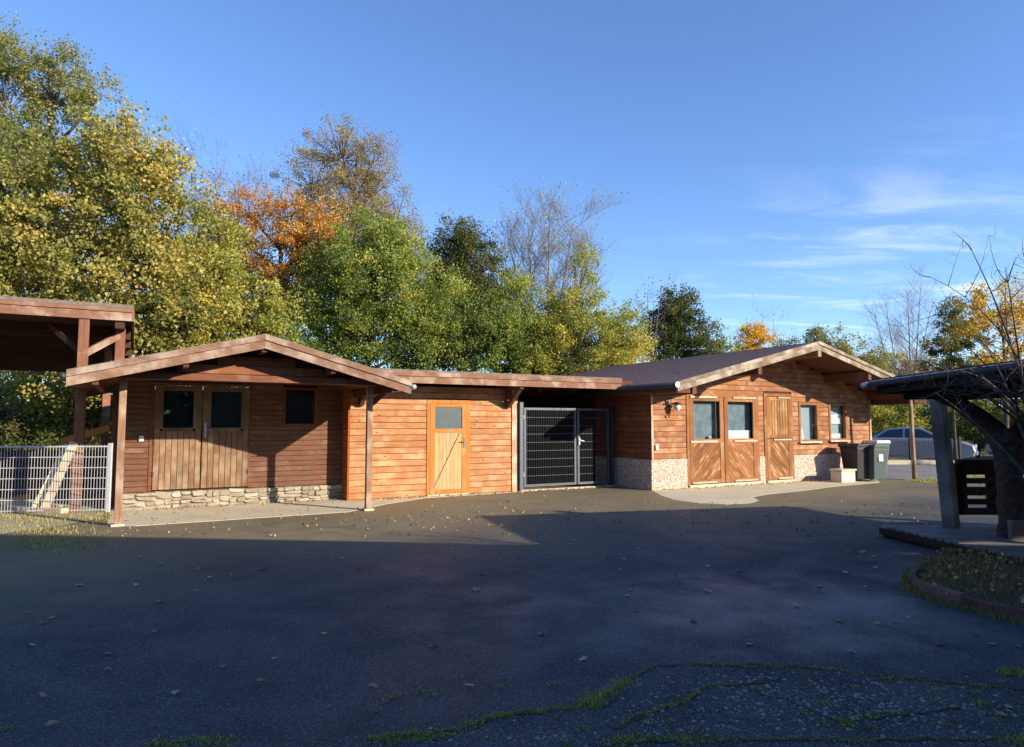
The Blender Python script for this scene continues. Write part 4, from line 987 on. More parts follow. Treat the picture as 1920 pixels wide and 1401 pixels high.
for i in range(4): m.box(-11.0 + i * 0.05, -8.4 - i * 0.07, 14.4 + i * 0.06, 14.9, i * 0.26, i * 0.26 + 0.255)
tag(m.build('timber_stack', MT['carport_dark'], bevel=0.01), 'dark timber stack stored under the carport roof', 'timber stack')

# ------------------------------------------------------------------ bins and trough by the right corner
def bin_(x, y, rz, body, lid, label, open_lid=0.0, sc=1.0):
    t = empty('wheelie_bin', (x, y, 0.0), rz, label=label, cat='bin', group='wheelie bins beside the stable corner')
    b = MB(); w0, d0, w1, d1 = 0.21, 0.23, 0.275, 0.32
    v = [(-w0, -d0, 0.06), (w0, -d0, 0.06), (w0, d0, 0.06), (-w0, d0, 0.06), (-w1, -d1, 0.93), (w1, -d1, 0.93), (w1, d1, 0.93), (-w1, d1, 0.93)]
    b.add(v, [(3, 2, 1, 0), (4, 5, 6, 7), (0, 1, 5, 4), (1, 2, 6, 5), (2, 3, 7, 6), (3, 0, 4, 7)])
    b.box(-w1 - 0.02, w1 + 0.02, -d1 - 0.02, d1 + 0.02, 0.93, 0.965)
    b.build('body', body, t, bevel=0.02)
    l = MB(); l.prism([(-w1 - 0.025, 0.97), (w1 + 0.025, 0.97), (w1 - 0.02, 1.05), (-w1 + 0.02, 1.05)], -d1 - 0.03, d1 + 0.06); l.build('lid', lid, t, bevel=0.012)
    h = MB(); h.tube([(-w1 + 0.04, d1 + 0.09, 0.97), (w1 - 0.04, d1 + 0.09, 0.97)], 0.016, 8); h.build('handle', body, t)
    for s in (-1, 1): MB().lathe([(0.02, -0.03), (0.10, -0.03), (0.105, 0), (0.10, 0.03), (0.02, 0.03)], (s * 0.24, d0 + 0.05, 0.105), 14, 'x').build('wheel', MT['tyre'], t)
    if body is MT['bin_green']: MB().box(-0.10, 0.06, -0.318, -0.306, 0.58, 0.78).build('sticker', MT['white'], t)
    t.scale = (sc, sc, sc); return t
p = onground(1607, 902); bin_(p.x, p.y, math.radians(18), MT['bin_black'], MT['bin_black'], 'black wheelie bin closest to the stable wall')
p = onground(1632, 902); bin_(p.x + 0.05, p.y - 0.05, math.radians(20), MT['bin_green'], MT['bin_green'], 'grey green wheelie bin standing between the black and the pale lidded bin', 0, 0.98)
p = onground(1650, 898); bin_(p.x + 0.12, p.y + 0.55, math.radians(24), MT['bin_grey'], MT['bin_lid'], 'grey wheelie bin with a pale lid on the outer side of the row', 0, 1.06)
p = onground(1581, 904); tr = empty('stone_trough', (p.x, p.y, 0.0), ANG, label='small pale stone trough standing beside the black bin', cat='trough')
MB().box(-0.30, 0.30, -0.17, 0.17, 0, 0.31).build('body', MT['trough'], tr, bevel=0.02)
MB().box(-0.33, 0.33, -0.20, 0.20, 0.312, 0.36).build('rim', MT['trough'], tr, bevel=0.012)

# ------------------------------------------------------------------ shelter on the right with deck and slatted rail
SH = empty('open_shelter', (7.5, 8.0, 0), label='dark open shelter with flat black roof on timber posts at the right', cat='shelter')
SH['off'] = [7.5, 8.0, 0]
C0 = Vector((4.82, 9.05, 2.10)); e1 = Vector((0.972, 0.235, 0.0)); e2 = Vector((0.42, -0.907, 0.062))
def rp(a, b, dz=0.0): return C0 + e1 * a + e2 * b + Vector((0, 0, dz))
A_, B_ = 6.0, 5.2
def roofslab(z0, z1, ins=0.0):
    q = [rp(ins, ins), rp(A_ - ins, ins), rp(A_ - ins, B_ - ins), rp(ins, B_ - ins)]
    v = [p + Vector((0, 0, z0)) for p in q] + [p + Vector((0, 0, z1)) for p in q]
    return MB().add(v, [(0, 1, 2, 3), (7, 6, 5, 4), (0, 4, 5, 1), (1, 5, 6, 2), (2, 6, 7, 3), (3, 7, 4, 0)])
sro = roofslab(-0.02, 0.10, 0.06).build('roof', MT['bitumen'], SH)
fb = MB()
for a, b in ((rp(0.03, 0), rp(0.03, B_)), (rp(0, 0.03), rp(A_, 0.03))): fb.beam(a + Vector((0, 0, -0.02)), b + Vector((0, 0, -0.02)), 0.04, 0.17)
fb.build('fascia_board', MT['shelter_dark'], sro)
MB().tube([rp(-0.06, -0.04, 0.02), rp(-0.06, B_, 0.02)], 0.036, 10).build('gutter', MT['zinc'], SH, smooth=True)
MB().tube([rp(-0.06, -0.13, 0.02), rp(-0.06, -0.04, 0.02)], 0.04, 10).build('gutter_cap', MT['zinc_pale'], SH, smooth=True)
MB().tube([rp(-0.07, 0.0, 0.06), rp(-0.07, B_, 0.06)], 0.007, 6).build('gutter_glint', MT['zinc_pale'], SH)  # thin pale tube paints the highlight line along the gutter
for a in (1.3, 2.9, 4.5):
    b = MB(); b.beam(rp(a, 0.1, -0.11), rp(a, B_ - 0.1, -0.11), 0.09, 0.16); b.build('rafter', MT['shelter_dark'], SH)
DZ = 0.16
gpst = MB(); gpst.beam((6.16, 9.70, DZ - 0.01), (6.05, 9.72, 2.12), 0.17, 0.17, math.radians(35)); gpst.build('post', MT['shelter_grey'], SH, bevel=0.01)
MB().box(6.20, 6.38, 8.60, 8.66, DZ, DZ + 0.24).build('post_shoe', MT['shelter_grey'], SH)
PT = empty('forked_trunk', (6.42, 8.85, DZ), label='thick dark reddish brown trunk forking in two beneath the shelter roof', cat='tree'); PT['off'] = [6.42, 8.85, DZ]
def gnarl(m, pts, rad, seed, n=12, sub=4):
    R = random.Random(seed); P, Q = [], []; pts = [Vector(p) for p in pts]
    for k in range(len(pts) - 1):
        for q in range(sub):
            t = q / sub; P.append(pts[k].lerp(pts[k + 1], t) + Vector((R.gauss(0, .008), R.gauss(0, .008), 0))); Q.append((rad[k] * (1 - t) + rad[k + 1] * t) * R.uniform(0.95, 1.06))
    P.append(pts[-1]); Q.append(rad[-1]); b0 = len(m.v); m.tube(P, Q, n)
    for a in range(b0, len(m.v)): x, y, z = m.v[a]; m.v[a] = (x + R.gauss(0, .006), y + R.gauss(0, .006), z)
tk = MB()
gnarl(tk, [(6.42, 8.85, DZ - 0.01), (6.41, 8.85, 0.5), (6.40, 8.85, 0.95), (6.41, 8.85, 1.30), (6.42, 8.85, 1.46)], [0.19, 0.158, 0.150, 0.18, 0.20], 1)
gnarl(tk, [(6.42, 8.86, 1.18), (6.28, 8.88, 1.48), (6.08, 8.92, 1.70), (5.84, 8.98, 1.88), (5.60, 9.05, 2.02)], [0.16, 0.135, 0.115, 0.095, 0.08], 2)
gnarl(tk, [(6.42, 8.85, 1.18), (6.55, 8.82, 1.50), (6.74, 8.77, 1.72), (6.96, 8.71, 1.9), (7.15, 8.66, 2.04)], [0.16, 0.135, 0.115, 0.095, 0.08], 3)
tk.build('trunk', MT['trunk_brown'], PT, smooth=True)
MB().beam((5.2, 9.1, 2.0), (9.8, 8.2, 2.06), 0.14, 0.16).build('beam', MT['shelter_dark'], SH)
MB().beam((9.6, 9.9, DZ), (9.6, 9.9, 2.2), 0.17, 0.17).build('post', MT['shelter_grey'], SH)
MB().beam((8.6, 5.6, DZ), (8.6, 5.6, 2.2), 0.17, 0.17).build('post', MT['shelter_grey'], SH)
# deck boards
dk = MB(); dk.slab([(5.27, 9.84), (5.62, 7.0), (5.9, 4.6), (10.6, 4.6), (10.6, 9.84)], 0.0, DZ - 0.035)
dko = dk.build('deck', MT['shelter_dark'], SH)
n = 36
for i in range(n):
    y0, y1 = 4.62 + i * 5.24 / n, 4.62 + (i + 1) * 5.24 / n; ym = (y0 + y1) / 2
    x0 = 5.25 + (9.86 - ym) * 0.128
    plank(dko, MT['deck'], ((x0 + 10.62) / 2, ym, DZ - 0.016), (10.62 - x0, 0.03, y1 - y0 - 0.008), (math.radians(-90), 0, 0), 'plank')
MB().beam((5.235, 9.85, DZ - 0.075), (5.905, 4.6, DZ - 0.075), 0.03, 0.08).build('edge_board', MT['shelter_dark'], dko)
# slatted balustrade along the far edge
RL = empty('slatted_rail', (7.9, 9.72, DZ), label='dark slatted timber rail between the shelter posts', cat='railing'); RL['off'] = [7.9, 9.72, 0]
for i, (za, zb) in enumerate(((0.165, 0.262), (0.308, 0.388), (0.433, 0.555), (0.60, 0.68), (0.724, 0.882))):
    plank(RL, MT['shelter_dark'], (7.95, 9.72, (za + zb) / 2 + DZ * 0.0), (3.2, 0.03, zb - za), (0, 0, 0), 'slat')
MB().box(6.34, 9.55, 9.66, 9.80, 0.885, 0.94).build('top_rail', MT['shelter_dark'], RL)
for x in (6.36, 6.80, 8.3, 9.4): MB().box(x - 0.07, x + 0.07, 9.737, 9.80, DZ, 0.885).build('upright', MT['shelter_dark'], RL)

# ------------------------------------------------------------------ planted bed with kerb
BD = empty('planting_bed', (4.8, 6.6, 0), label='low planting bed edged with reddish kerb stones beside the deck', cat='flower bed'); BD['off'] = [4.8, 6.6, 0]
edge = [onground(*p) for p in [(1780, 1040), (1740, 1055), (1712, 1072), (1700, 1090), (1712, 1108), (1745, 1122), (1800, 1138), (1860, 1154), (1925, 1170), (2020, 1200), (2200, 1262)]]
ep = [(p.x, p.y) for p in edge]
inner = [(5.62, 7.6), (5.5, 8.2)]
rightside = [(5.85, 4.4)] + [(5.62, 7.0)]
poly = ep + [(5.80, ep[-1][1]), (5.60, 7.0), (5.47, 8.1)]
sb = MB(); c = Vector((5.05, 6.3)); nring = 5; vs_, fs = [], []
for r in range(nring + 1):
    t = r / nring
    for x, y in poly: vs_.append((x + (c.x - x) * t, y + (c.y - y) * t, 0.008 + 0.13 * math.sin(min(1, t * 1.5) * math.pi / 2) + random.uniform(-.012, .012) * (r > 0)))
k = len(poly)
for r in range(nring):
    for i in range(k): fs.append((r * k + i, r * k + (i + 1) % k, (r + 1) * k + (i + 1) % k, (r + 1) * k + i))
sb.add(vs_, fs); sb.build('soil', MT['soil'], BD, smooth=True)
kpts = ep[2:]
for i in range(len(kpts) - 1):
    (x0, y0), (x1, y1) = kpts[i], kpts[i + 1]; L_ = math.hypot(x1 - x0, y1 - y0); m = max(1, round(L_ / 0.3))
    for j in range(m):
        a = (x0 + (x1 - x0) * j / m, y0 + (y1 - y0) * j / m); b = (x0 + (x1 - x0) * (j + 1) / m, y0 + (y1 - y0) * (j + 1) / m)
        nx, ny = (b[1] - a[1]), -(b[0] - a[0]); l = math.hypot(nx, ny); sx, sy = -nx / l * 0.05, -ny / l * 0.05
        h = random.uniform(0.085, 0.115)
        sgn = 1
        MB().beam((a[0] + sx * sgn, a[1] + sy * sgn, h / 2 - 0.02), (b[0] + sx * sgn, b[1] + sy * sgn, h / 2 - 0.02 + random.uniform(-.006, .006)), 0.07, h + 0.04).build('kerb_stone', MT['kerb'], BD, bevel=0.012)
def inpoly(x, y, P):
    c_ = False
    for (x0, y0), (x1, y1) in zip(P, P[1:] + P[:1]):
        if (y0 > y) != (y1 > y) and x < (x1 - x0) * (y - y0) / (y1 - y0) + x0: c_ = not c_
    return c_
bp = []
while len(bp) < 7500:
    x, y = RNG.uniform(3.8, 5.8), RNG.uniform(4.2, 8.6)
    if inpoly(x, y, poly):
        dd = min(math.hypot(x - a, y - b) for a, b in ep); bp.append((x, y, 0.02 + min(0.10, dd * 0.22)))
ep2 = []
for _ in range(2600):
    i = RNG.integers(1, len(ep) - 1); t = RNG.uniform(); x = ep[i][0] + (ep[i + 1][0] - ep[i][0]) * t if i + 1 < len(ep) else ep[i][0]
    y = ep[i][1] + (ep[i + 1][1] - ep[i][1]) * t; ep2.append((x + RNG.normal(-0.03, 0.03), y + RNG.normal(-0.01, 0.03), 0.0))
blades('grass', bp + ep2, None, 0.012, 0.05, 0.004, MT['grass'], BD, flat=0.9, kind='stuff')

# ------------------------------------------------------------------ leaves and trees
def leaf_cloud(name, P, size, tone, mat, parent=None, droop=0.5, **k):
    P = np.asarray(P, float); n = len(P)
    a = RNG.uniform(0, 2 * np.pi, n); el = RNG.normal(-0.2, 0.7, n)
    d = np.stack([np.cos(a) * np.cos(el), np.sin(a) * np.cos(el), np.sin(el)], 1)
    r = RNG.normal(size=(n, 3)); s = np.cross(d, r); s /= np.linalg.norm(s, axis=1)[:, None] + 1e-9
    nn = np.cross(d, s); L_ = (size * RNG.uniform(0.6, 1.35, n))[:, None]
    V = np.stack([P - d * L_ * 0.5, P + s * L_ * 0.38 + nn * L_ * 0.08, P + d * L_ * 0.5, P - s * L_ * 0.38 + nn * L_ * 0.08], 1).reshape(-1, 3)
    c = P.mean(0)
    me = bpy.data.meshes.new(name)
    me.vertices.add(n * 4); me.vertices.foreach_set('co', (V - c).astype(np.float32).reshape(-1))
    me.loops.add(n * 4); me.loops.foreach_set('vertex_index', np.arange(n * 4, dtype=np.int32))
    me.polygons.add(n); me.polygons.foreach_set('loop_start', (np.arange(n) * 4).astype(np.int32)); me.polygons.foreach_set('loop_total', np.full(n, 4, np.int32))
    at_ = me.attributes.new('tone', 'FLOAT', 'FACE'); at_.data.foreach_set('value', np.clip(tone, 0, 1).astype(np.float32))
    me.materials.append(mat); me.update(calc_edges=True)
    o = bpy.data.objects.new(name, me); COL.objects.link(o); o.location = Vector(c) - off(parent)
    if parent is not None: o.parent = parent
    return tag(o, **k)

def bez(a, b, bend, n=5):
    a, b = Vector(a), Vector(b); m = (a + b) / 2 + Vector(bend)
    return [a * (1 - t) ** 2 + m * 2 * t * (1 - t) + b * t * t for t in [i / n for i in range(n + 1)]]

def tree(name, label, base_px, depth, blobs, mat, leaf, cover=3.0, clump=0.42, bark=None, trunk_r=0.16, group=None, cat='tree', seed=0, twigs=True, depth_k=0.9, ground_z=-0.02, per=150, spread_t=0.18):
    """blobs: (px, py, rx, ry, cover factor, tone) in photograph pixels at `depth`; turned into real ellipsoids there."""
    R = random.Random(seed); rg = np.random.default_rng(seed + 100)
    base = at(base_px, 795, depth); base.z = ground_z
    t = empty(name, base, label=label, cat=cat, group=group); t['off'] = list(base)
    pts, tones, tm = [], [], MB()
    top = None; ctr = []
    for bx, by, rx, ry, cf, tn in blobs:
        c = at(bx, by, depth); sx, sz = rx * depth / FPX, ry * depth / FPX; sy = (sx + sz) / 2 * depth_k
        c.y += R.uniform(-0.25, 0.25) * sy
        ctr.append((c, sx, sy, sz))
        area = math.pi * rx * ry * (depth / FPX) ** 2
        leaf_ = leaf * 0.82; nl = int(area * cover * cf * 2.3 / (leaf_ * leaf_ * 0.38)); nc = max(4, nl // per)
        u = rg.normal(size=(nc, 3)); u /= np.linalg.norm(u, axis=1)[:, None]
        rad = rg.uniform(0.12, 1.0, nc) ** 0.45 * rg.uniform(0.82, 1.16, nc)
        cc = np.array(c) + u * rad[:, None] * np.array([sx, sy, sz])
        cc[:, 2] = np.maximum(cc[:, 2], 0.25)
        ct = tn + rg.normal(0, spread_t, nc)
        idx = rg.integers(0, nc, nl)
        sg = clump * 0.86 * (0.6 + 0.7 * rg.random(nc))
        off_ = np.clip(rg.normal(size=(nl, 3)), -2.1, 2.1) * sg[idx][:, None] * np.array([0.55, 0.55, 0.42])
        P = cc[idx] + off_; P[:, 2] = np.maximum(P[:, 2], 0.05)
        ns = 22                                           # leafy shoots that stand out of the crown
        su = rg.normal(size=(ns, 3)); su[:, 2] = np.abs(su[:, 2]) * 1.1; su /= np.linalg.norm(su, axis=1)[:, None]
        m_ = 34; tt = rg.uniform(0.8, 1.32, (ns, m_)); S_ = np.array(c) + (su[:, None, :] * tt[:, :, None]) * np.array([sx, sy, sz])
        S_ = S_.reshape(-1, 3) + np.clip(rg.normal(0, 0.10, (ns * m_, 3)), -0.2, 0.2); keep = S_[:, 2] > 0.3
        P = np.concatenate([P, S_[keep]]); idx = np.concatenate([idx, rg.integers(0, nc, int(keep.sum()))]); nl = len(P)
        pts.append(P); tones.append(ct[idx] + rg.normal(0, 0.12, nl))
        if twigs:
            for i in range(0, nc, max(1, nc // 26)):
                e = Vector(cc[i]); s = c + (e - c) * 0.15 - Vector((0, 0, sz * 0.25))
                tm.tube(bez(s, e, (R.uniform(-.2, .2), R.uniform(-.2, .2), 0.15), 3), [trunk_r * 0.14, trunk_r * 0.10, trunk_r * 0.07, trunk_r * 0.03], 4, False)
    hi = max(c[0].z for c in ctr); cx = sum(c[0].x for c in ctr) / len(ctr); cy = sum(c[0].y for c in ctr) / len(ctr)
    topp = Vector((base.x * 0.35 + cx * 0.65, cy, hi))
    tp = bez(base, topp, (R.uniform(-.4, .4), R.uniform(-.2, .2), 0), 8)
    tm.tube(tp, [trunk_r * (1.15 - 0.95 * i / 8) for i in range(9)], 8)
    for c, sx, sy, sz in ctr:
        zs = max(base.z + 0.8, min(c.z - sz * 0.6, hi)); f = min(0.95, max(0.08, (zs - base.z) / max(0.5, hi - base.z) * 0.9))
        j = f * 8; i0 = int(j); s = tp[i0].lerp(tp[min(8, i0 + 1)], j - i0)
        tm.tube(bez(s, c, (0, 0, -0.2), 4), [trunk_r * 0.5, trunk_r * 0.4, trunk_r * 0.32, trunk_r * 0.22, trunk_r * 0.12], 6, False)
    tm.build('trunk', bark or MT['bark'], t, smooth=True)
    leaf_cloud('crown', np.concatenate(pts), leaf * 0.82, np.concatenate(tones), mat, t)
    return t

def bare(name, label, base_px, depth, tops, mat, r0=0.09, group=None, seed=0, lev=4, leaves=None, twig_n=5, per=4, cat='tree', ground_z=-0.02, up=0.5, stems=None):
    """A leafless tree: stems to the given tops (pixels at depth), each forking into fine twigs."""
    R = random.Random(seed); base = at(base_px, 795, depth); base.z = ground_z
    t = empty(name, base, label=label, cat=cat, group=group); t['off'] = list(base)
    st, tw = MB(), MB(); tips = []
    def fork(p, d, L_, r, lv):
        bend = Vector((R.uniform(-.15, .15), R.uniform(-.15, .15), R.uniform(0, .15))) * L_
        e = p + d * L_; q = bez(p, e, bend, 3)
        (st if lv >= 3 else tw).tube(q, [r, r * 0.85, r * 0.7, r * 0.5], 5 if lv >= 3 else 3, False)
        tips.append(e)
        if lv <= 0: return
        for i in range(R.randint(2, twig_n)):
            s = q[R.randint(1, 3)]
            a = Vector((R.gauss(0, 1), R.gauss(0, 1), R.gauss(0, 0.6) + up)).normalized()
            nd = (d * 0.85 + a * R.uniform(0.4, 0.8)).normalized()
            fork(s, nd, L_ * R.uniform(0.5, 0.78), r * 0.5, lv - 1)
    for k, (tx, ty) in enumerate(tops):
        e = at(tx, ty, depth + R.uniform(-0.8, 0.8)); s0 = base + Vector((R.uniform(-.3, .3), R.uniform(-.3, .3), 0)) * (0.0 if len(tops) == 1 else 1.0)
        n = 7; q = bez(s0, e, (R.uniform(-.3, .3), 0, 0), n); H = (e - s0).length
        st.tube(q, [r0 * (1 - 0.85 * i / n) for i in range(n + 1)], 7, False)
        for i in range(2, n + 1):
            for _ in range(per - 1 if i < 4 else per):
                s = q[i].lerp(q[i - 1], R.random()); a = R.uniform(0, 6.28)
                d = Vector((math.cos(a) * 0.75, math.sin(a) * 0.75, R.uniform(0.5, 1.1))).normalized()
                fork(s, d, H * R.uniform(0.10, 0.20) * (1.25 - 0.6 * i / n), r0 * 0.30 * (1.1 - 0.7 * i / n), lev - 1)
    st.build('trunk', mat, t, smooth=True)
    tw.build('crown', MT['twig'], t)
    if leaves:
        lm_, ls_, nl = leaves; tp = np.array([tuple(x) for x in tips]); idx = RNG.integers(0, len(tp), nl)
        leaf_cloud('foliage', tp[idx] + RNG.normal(0, 0.10, (nl, 3)), ls_, RNG.uniform(0, 1, nl), lm_, t)
    return t

LM = {}
LM['maple'] = leaf_mat('yellowing maple leaf', [(0.075, 0.099, 0.031), (0.203, 0.220, 0.062), (0.418, 0.371, 0.097), (0.661, 0.499, 0.143)], None, 0.40)
LM['olive'] = leaf_mat('olive leaf', [(0.101, 0.132, 0.041), (0.215, 0.235, 0.068), (0.367, 0.327, 0.091), (0.572, 0.428, 0.137)], None, 0.42)
LM['green'] = leaf_mat('fresh green leaf', [(0.052, 0.087, 0.021), (0.162, 0.232, 0.049), (0.313, 0.360, 0.078), (0.580, 0.510, 0.117)], None, 0.42)
LM['dark'] = leaf_mat('dark evergreen leaf', [(0.026, 0.038, 0.015), (0.077, 0.100, 0.028), (0.166, 0.179, 0.051), (0.346, 0.256, 0.077)], None, 0.42)
LM['orange'] = leaf_mat('orange beech leaf', [(0.166, 0.134, 0.051), (0.384, 0.230, 0.070), (0.666, 0.333, 0.070), (0.700, 0.486, 0.128)], None, 0.42)
LM['brown'] = leaf_mat('brownish birch leaf', [(0.16, 0.14, 0.08), (0.29, 0.23, 0.12), (0.42, 0.30, 0.13), (0.34, 0.33, 0.13)], None, 0.40)
LM['gold'] = leaf_mat('golden leaf', [(0.205, 0.166, 0.045), (0.486, 0.333, 0.064), (0.700, 0.461, 0.077), (0.700, 0.435, 0.077)], None, 0.42)
LM['lime'] = leaf_mat('lime yellow leaf', [(0.093, 0.133, 0.031), (0.244, 0.278, 0.058), (0.441, 0.429, 0.091), (0.696, 0.545, 0.117)], None, 0.42)

GRP = 'autumn trees behind the sheds'
tree('birch_tree', 'tall loose olive tree rising above the yellow maple at the far left', 60, 25, [(25, 190, 80, 120, 0.85, .4), (-60, 210, 70, 150, .9, .4), (110, 175, 60, 90, .7, .45), (185, 190, 40, 55, .4, .45), (20, 110, 40, 50, .4, .45), (120, 130, 30, 45, .35, .45), (60, 320, 150, 110, 1, .4), (225, 310, 60, 70, .5, .5)], LM['olive'], 0.10, 1.3, 0.40, group=GRP, seed=1)
tree('maple_tree', 'big yellow green maple towering over the carport roof', 285, 20.5, [(90, 390, 170, 150, 1, .45), (215, 330, 120, 110, 1, .62), (300, 420, 110, 120, .9, .58), (30, 560, 150, 130, .9, .5), (210, 560, 170, 130, .9, .5), (340, 590, 100, 110, .8, .55), (-70, 430, 130, 190, .8, .45), (290, 320, 60, 50, .5, .75), (130, 690, 120, 70, .7, .45), (60, 470, 130, 90, .8, .5), (270, 500, 110, 90, .9, .6), (290, 620, 110, 90, .9, .5)], LM['maple'], 0.125, 1.55, 0.46, group=GRP, seed=2, trunk_r=0.13)
tree('hazel_tree', 'yellow green hazel standing behind the porch roof left of the orange beech', 395, 21.5, [(390, 560, 80, 110, 1, .55), (330, 640, 90, 80, 1, .6), (440, 640, 75, 80, .9, .4), (400, 470, 60, 70, .6, .6), (480, 600, 70, 70, .8, .5), (500, 660, 90, 50, 1, .3)], LM['lime'], 0.11, 1.5, 0.4, group=GRP, seed=3)
tree('beech_tree', 'orange brown beech between the yellow maple and the green lime', 530, 27, [(540, 420, 70, 55, .65, .4), (520, 490, 100, 80, 1, .5), (590, 440, 60, 70, .9, .62), (470, 400, 60, 40, .55, .6), (500, 590, 100, 80, .9, .3), (430, 430, 40, 60, .35, .4), (610, 500, 40, 60, .8, .6), (440, 500, 60, 70, .7, .4), (560, 560, 90, 70, .9, .35)], LM['orange'], 0.10, 1.15, 0.4, group=GRP, seed=4)
tree('birch_tree', 'tallest thinly leaved brownish birch above the orange beech', 650, 30, [(640, 285, 90, 58, .40, .45), (585, 340, 72, 62, .40, .4), (700, 300, 45, 50, .3, .5), (690, 350, 60, 75, .4, .6), (650, 390, 90, 70, .6, .5), (740, 410, 40, 60, .2, .5), (690, 440, 90, 70, .7, .8), (600, 420, 70, 70, .45, .5), (760, 470, 40, 60, .4, .7)], LM['brown'], 0.078, 1.15, 0.42, group=GRP, seed=5, trunk_r=0.2)
bare('poplar_tree', 'thin bare poplar with pale twigs left of the orange beech', 425, 29, [(400, 335), (440, 355), (370, 370), (470, 380)], MT['bark_pale'], 0.08, GRP, 31, 4, (LM['olive'], 0.075, 2600), 7, per=6)
tree('lime_tree', 'dense fresh green lime tree behind the middle shed roof', 690, 25.5, [(700, 470, 75, 70, .8, .6), (690, 510, 85, 85, 1, .55), (740, 560, 60, 100, .9, .58), (640, 570, 80, 80, 1, .45), (700, 630, 110, 70, 1, .4), (600, 650, 80, 60, 1, .3), (780, 640, 70, 60, 1, .45), (620, 520, 60, 60, .7, .4), (760, 500, 45, 60, .6, .65)], LM['green'], 0.10, 1.8, 0.42, group=GRP, seed=6)
tree('hornbeam_tree', 'dark green tall hornbeam with a pointed crown left of the bare ash', 860, 29, [(865, 450, 42, 42, .9, .45), (840, 500, 45, 55, 1, .35), (900, 500, 45, 60, .8, .5), (860, 580, 75, 70, 1, .35), (930, 560, 50, 70, .7, .45), (820, 570, 36, 60, 1, .25), (940, 620, 60, 60, .9, .35)], LM['dark'], 0.10, 2.0, 0.4, group=GRP, seed=7)
tree('willow_tree', 'yellow green willow in front of the dark hornbeam', 860, 26, [(850, 590, 50, 80, .8, .55), (830, 650, 70, 55, 1, .45), (930, 620, 60, 75, .8, .5), (970, 560, 35, 50, .4, .6), (900, 670, 70, 45, 1, .4), (960, 650, 60, 55, .9, .4), (800, 600, 40, 70, .7, .5)], LM['green'], 0.095, 1.6, 0.4, group=GRP, seed=8)
bare('ash_tree', 'nearly leafless ash with fine bluish twigs above the flat shed roof', 1020, 31, [(1030, 385), (990, 420), (1075, 420), (955, 455), (1110, 470)], MT['bark_pale'], 0.10, GRP, 21, 4, (LM['lime'], 0.07, 6500), 7, per=6)
tree('field_maple', 'yellow olive field maple right of the bare ash behind the passage roof', 1080, 26.5, [(1060, 610, 70, 70, .8, .5), (1120, 640, 75, 65, 1, .55), (1000, 660, 70, 60, 1, .45), (1170, 670, 60, 45, 1, .7), (1095, 560, 40, 45, .4, .5), (1100, 500, 22, 35, .3, .5), (1090, 690, 120, 40, 1, .5), (1020, 610, 40, 55, .6, .4), (1160, 620, 50, 45, .8, .55), (980, 690, 70, 40, 1, .35)], LM['lime'], 0.095, 1.5, 0.38, group=GRP, seed=9)
tree('oak_tree', 'round dark green oak behind the brown stable roof', 1270, 33, [(1260, 610, 52, 58, 1, .35), (1240, 640, 45, 50, 1, .3), (1300, 640, 48, 50, .9, .45), (1270, 570, 35, 28, .6, .4), (1335, 650, 25, 40, .5, .6)], LM['dark'], 0.11, 1.9, 0.36, group=GRP, seed=10)
bare('sapling_tree', 'thin bare sapling between the field maple and the dark oak', 1185, 32, [(1215, 545), (1180, 560), (1240, 540)], MT['bark_pale'], 0.05, GRP, 22, 3, (LM['olive'], 0.09, 500), 4)
tree('cherry_tree', 'small golden orange cherry showing above the stable roof ridge', 1412, 36, [(1412, 645, 38, 28, 1, .6), (1412, 625, 24, 16, .7, .8)], LM['gold'], 0.10, 1.8, 0.3, group=GRP, seed=11, cat='tree')
bare('sapling_tree', 'thin bare sapling standing by the golden cherry', 1425, 38, [(1430, 585), (1450, 600), (1375, 625), (1490, 625)], MT['bark_pale'], 0.045, GRP, 23, 3, (LM['olive'], 0.09, 260), 4)
tree('shrub_row', 'low olive shrub between the dark oak and the golden cherry', 1350, 34, [(1350, 670, 40, 28, .9, .4), (1300, 690, 60, 30, .9, .5), (1480, 665, 40, 25, .5, .5)], LM['lime'], 0.10, 1.5, 0.3, group=GRP, seed=12, cat='shrub')
tree('elder_bush', 'olive green elder bush behind the right verge of the stable', 1590, 33, [(1560, 650, 38, 34, .55, .4), (1610, 670, 45, 35, .8, .4), (1650, 700, 50, 34, .9, .5), (1530, 640, 20, 22, .3, .3)], LM['olive'], 0.10, 1.5, 0.32, group=GRP, seed=13, cat='shrub')
bare('alder_tree', 'group of slim bare alder stems in front of the pale sky at the right', 1690, 38, [(1700, 545), (1725, 550), (1660, 570), (1640, 590), (1745, 580)], MT['bark_pale'], 0.07, GRP, 24, 4, None, 6, per=5)
tree('bramble_thicket', 'russet bramble thicket low behind the bare alder stems', 1700, 40, [(1680, 700, 60, 22, 1, .3), (1740, 695, 50, 25, 1, .4)], LM['brown'], 0.11, 1.8, 0.3, group=GRP, seed=14, cat='shrub')
tree('spruce_tree', 'dark spruce with brown tipped boughs left of the golden oak', 1790, 25, [(1785, 580, 18, 18, .8, .75), (1790, 615, 30, 16, .9, .6), (1770, 650, 38, 16, .9, .45), (1790, 690, 55, 20, 1, .3), (1800, 640, 40, 20, .6, .5)], LM['dark'], 0.085, 1.9, 0.24, group=GRP, seed=15, spread_t=.2, trunk_r=0.06)
tree('golden_oak', 'golden orange oak standing beyond the shelter roof', 1880, 22, [(1860, 580, 55, 40, .7, .6), (1900, 630, 55, 50, .9, .6), (1830, 630, 40, 45, .5, .5), (1940, 570, 50, 60, .8, .7), (1870, 690, 70, 30, .9, .4)], LM['gold'], 0.095, 0.8, 0.34, group=GRP, seed=16, trunk_r=0.09)
HG = 'bushes along the lane behind the car'
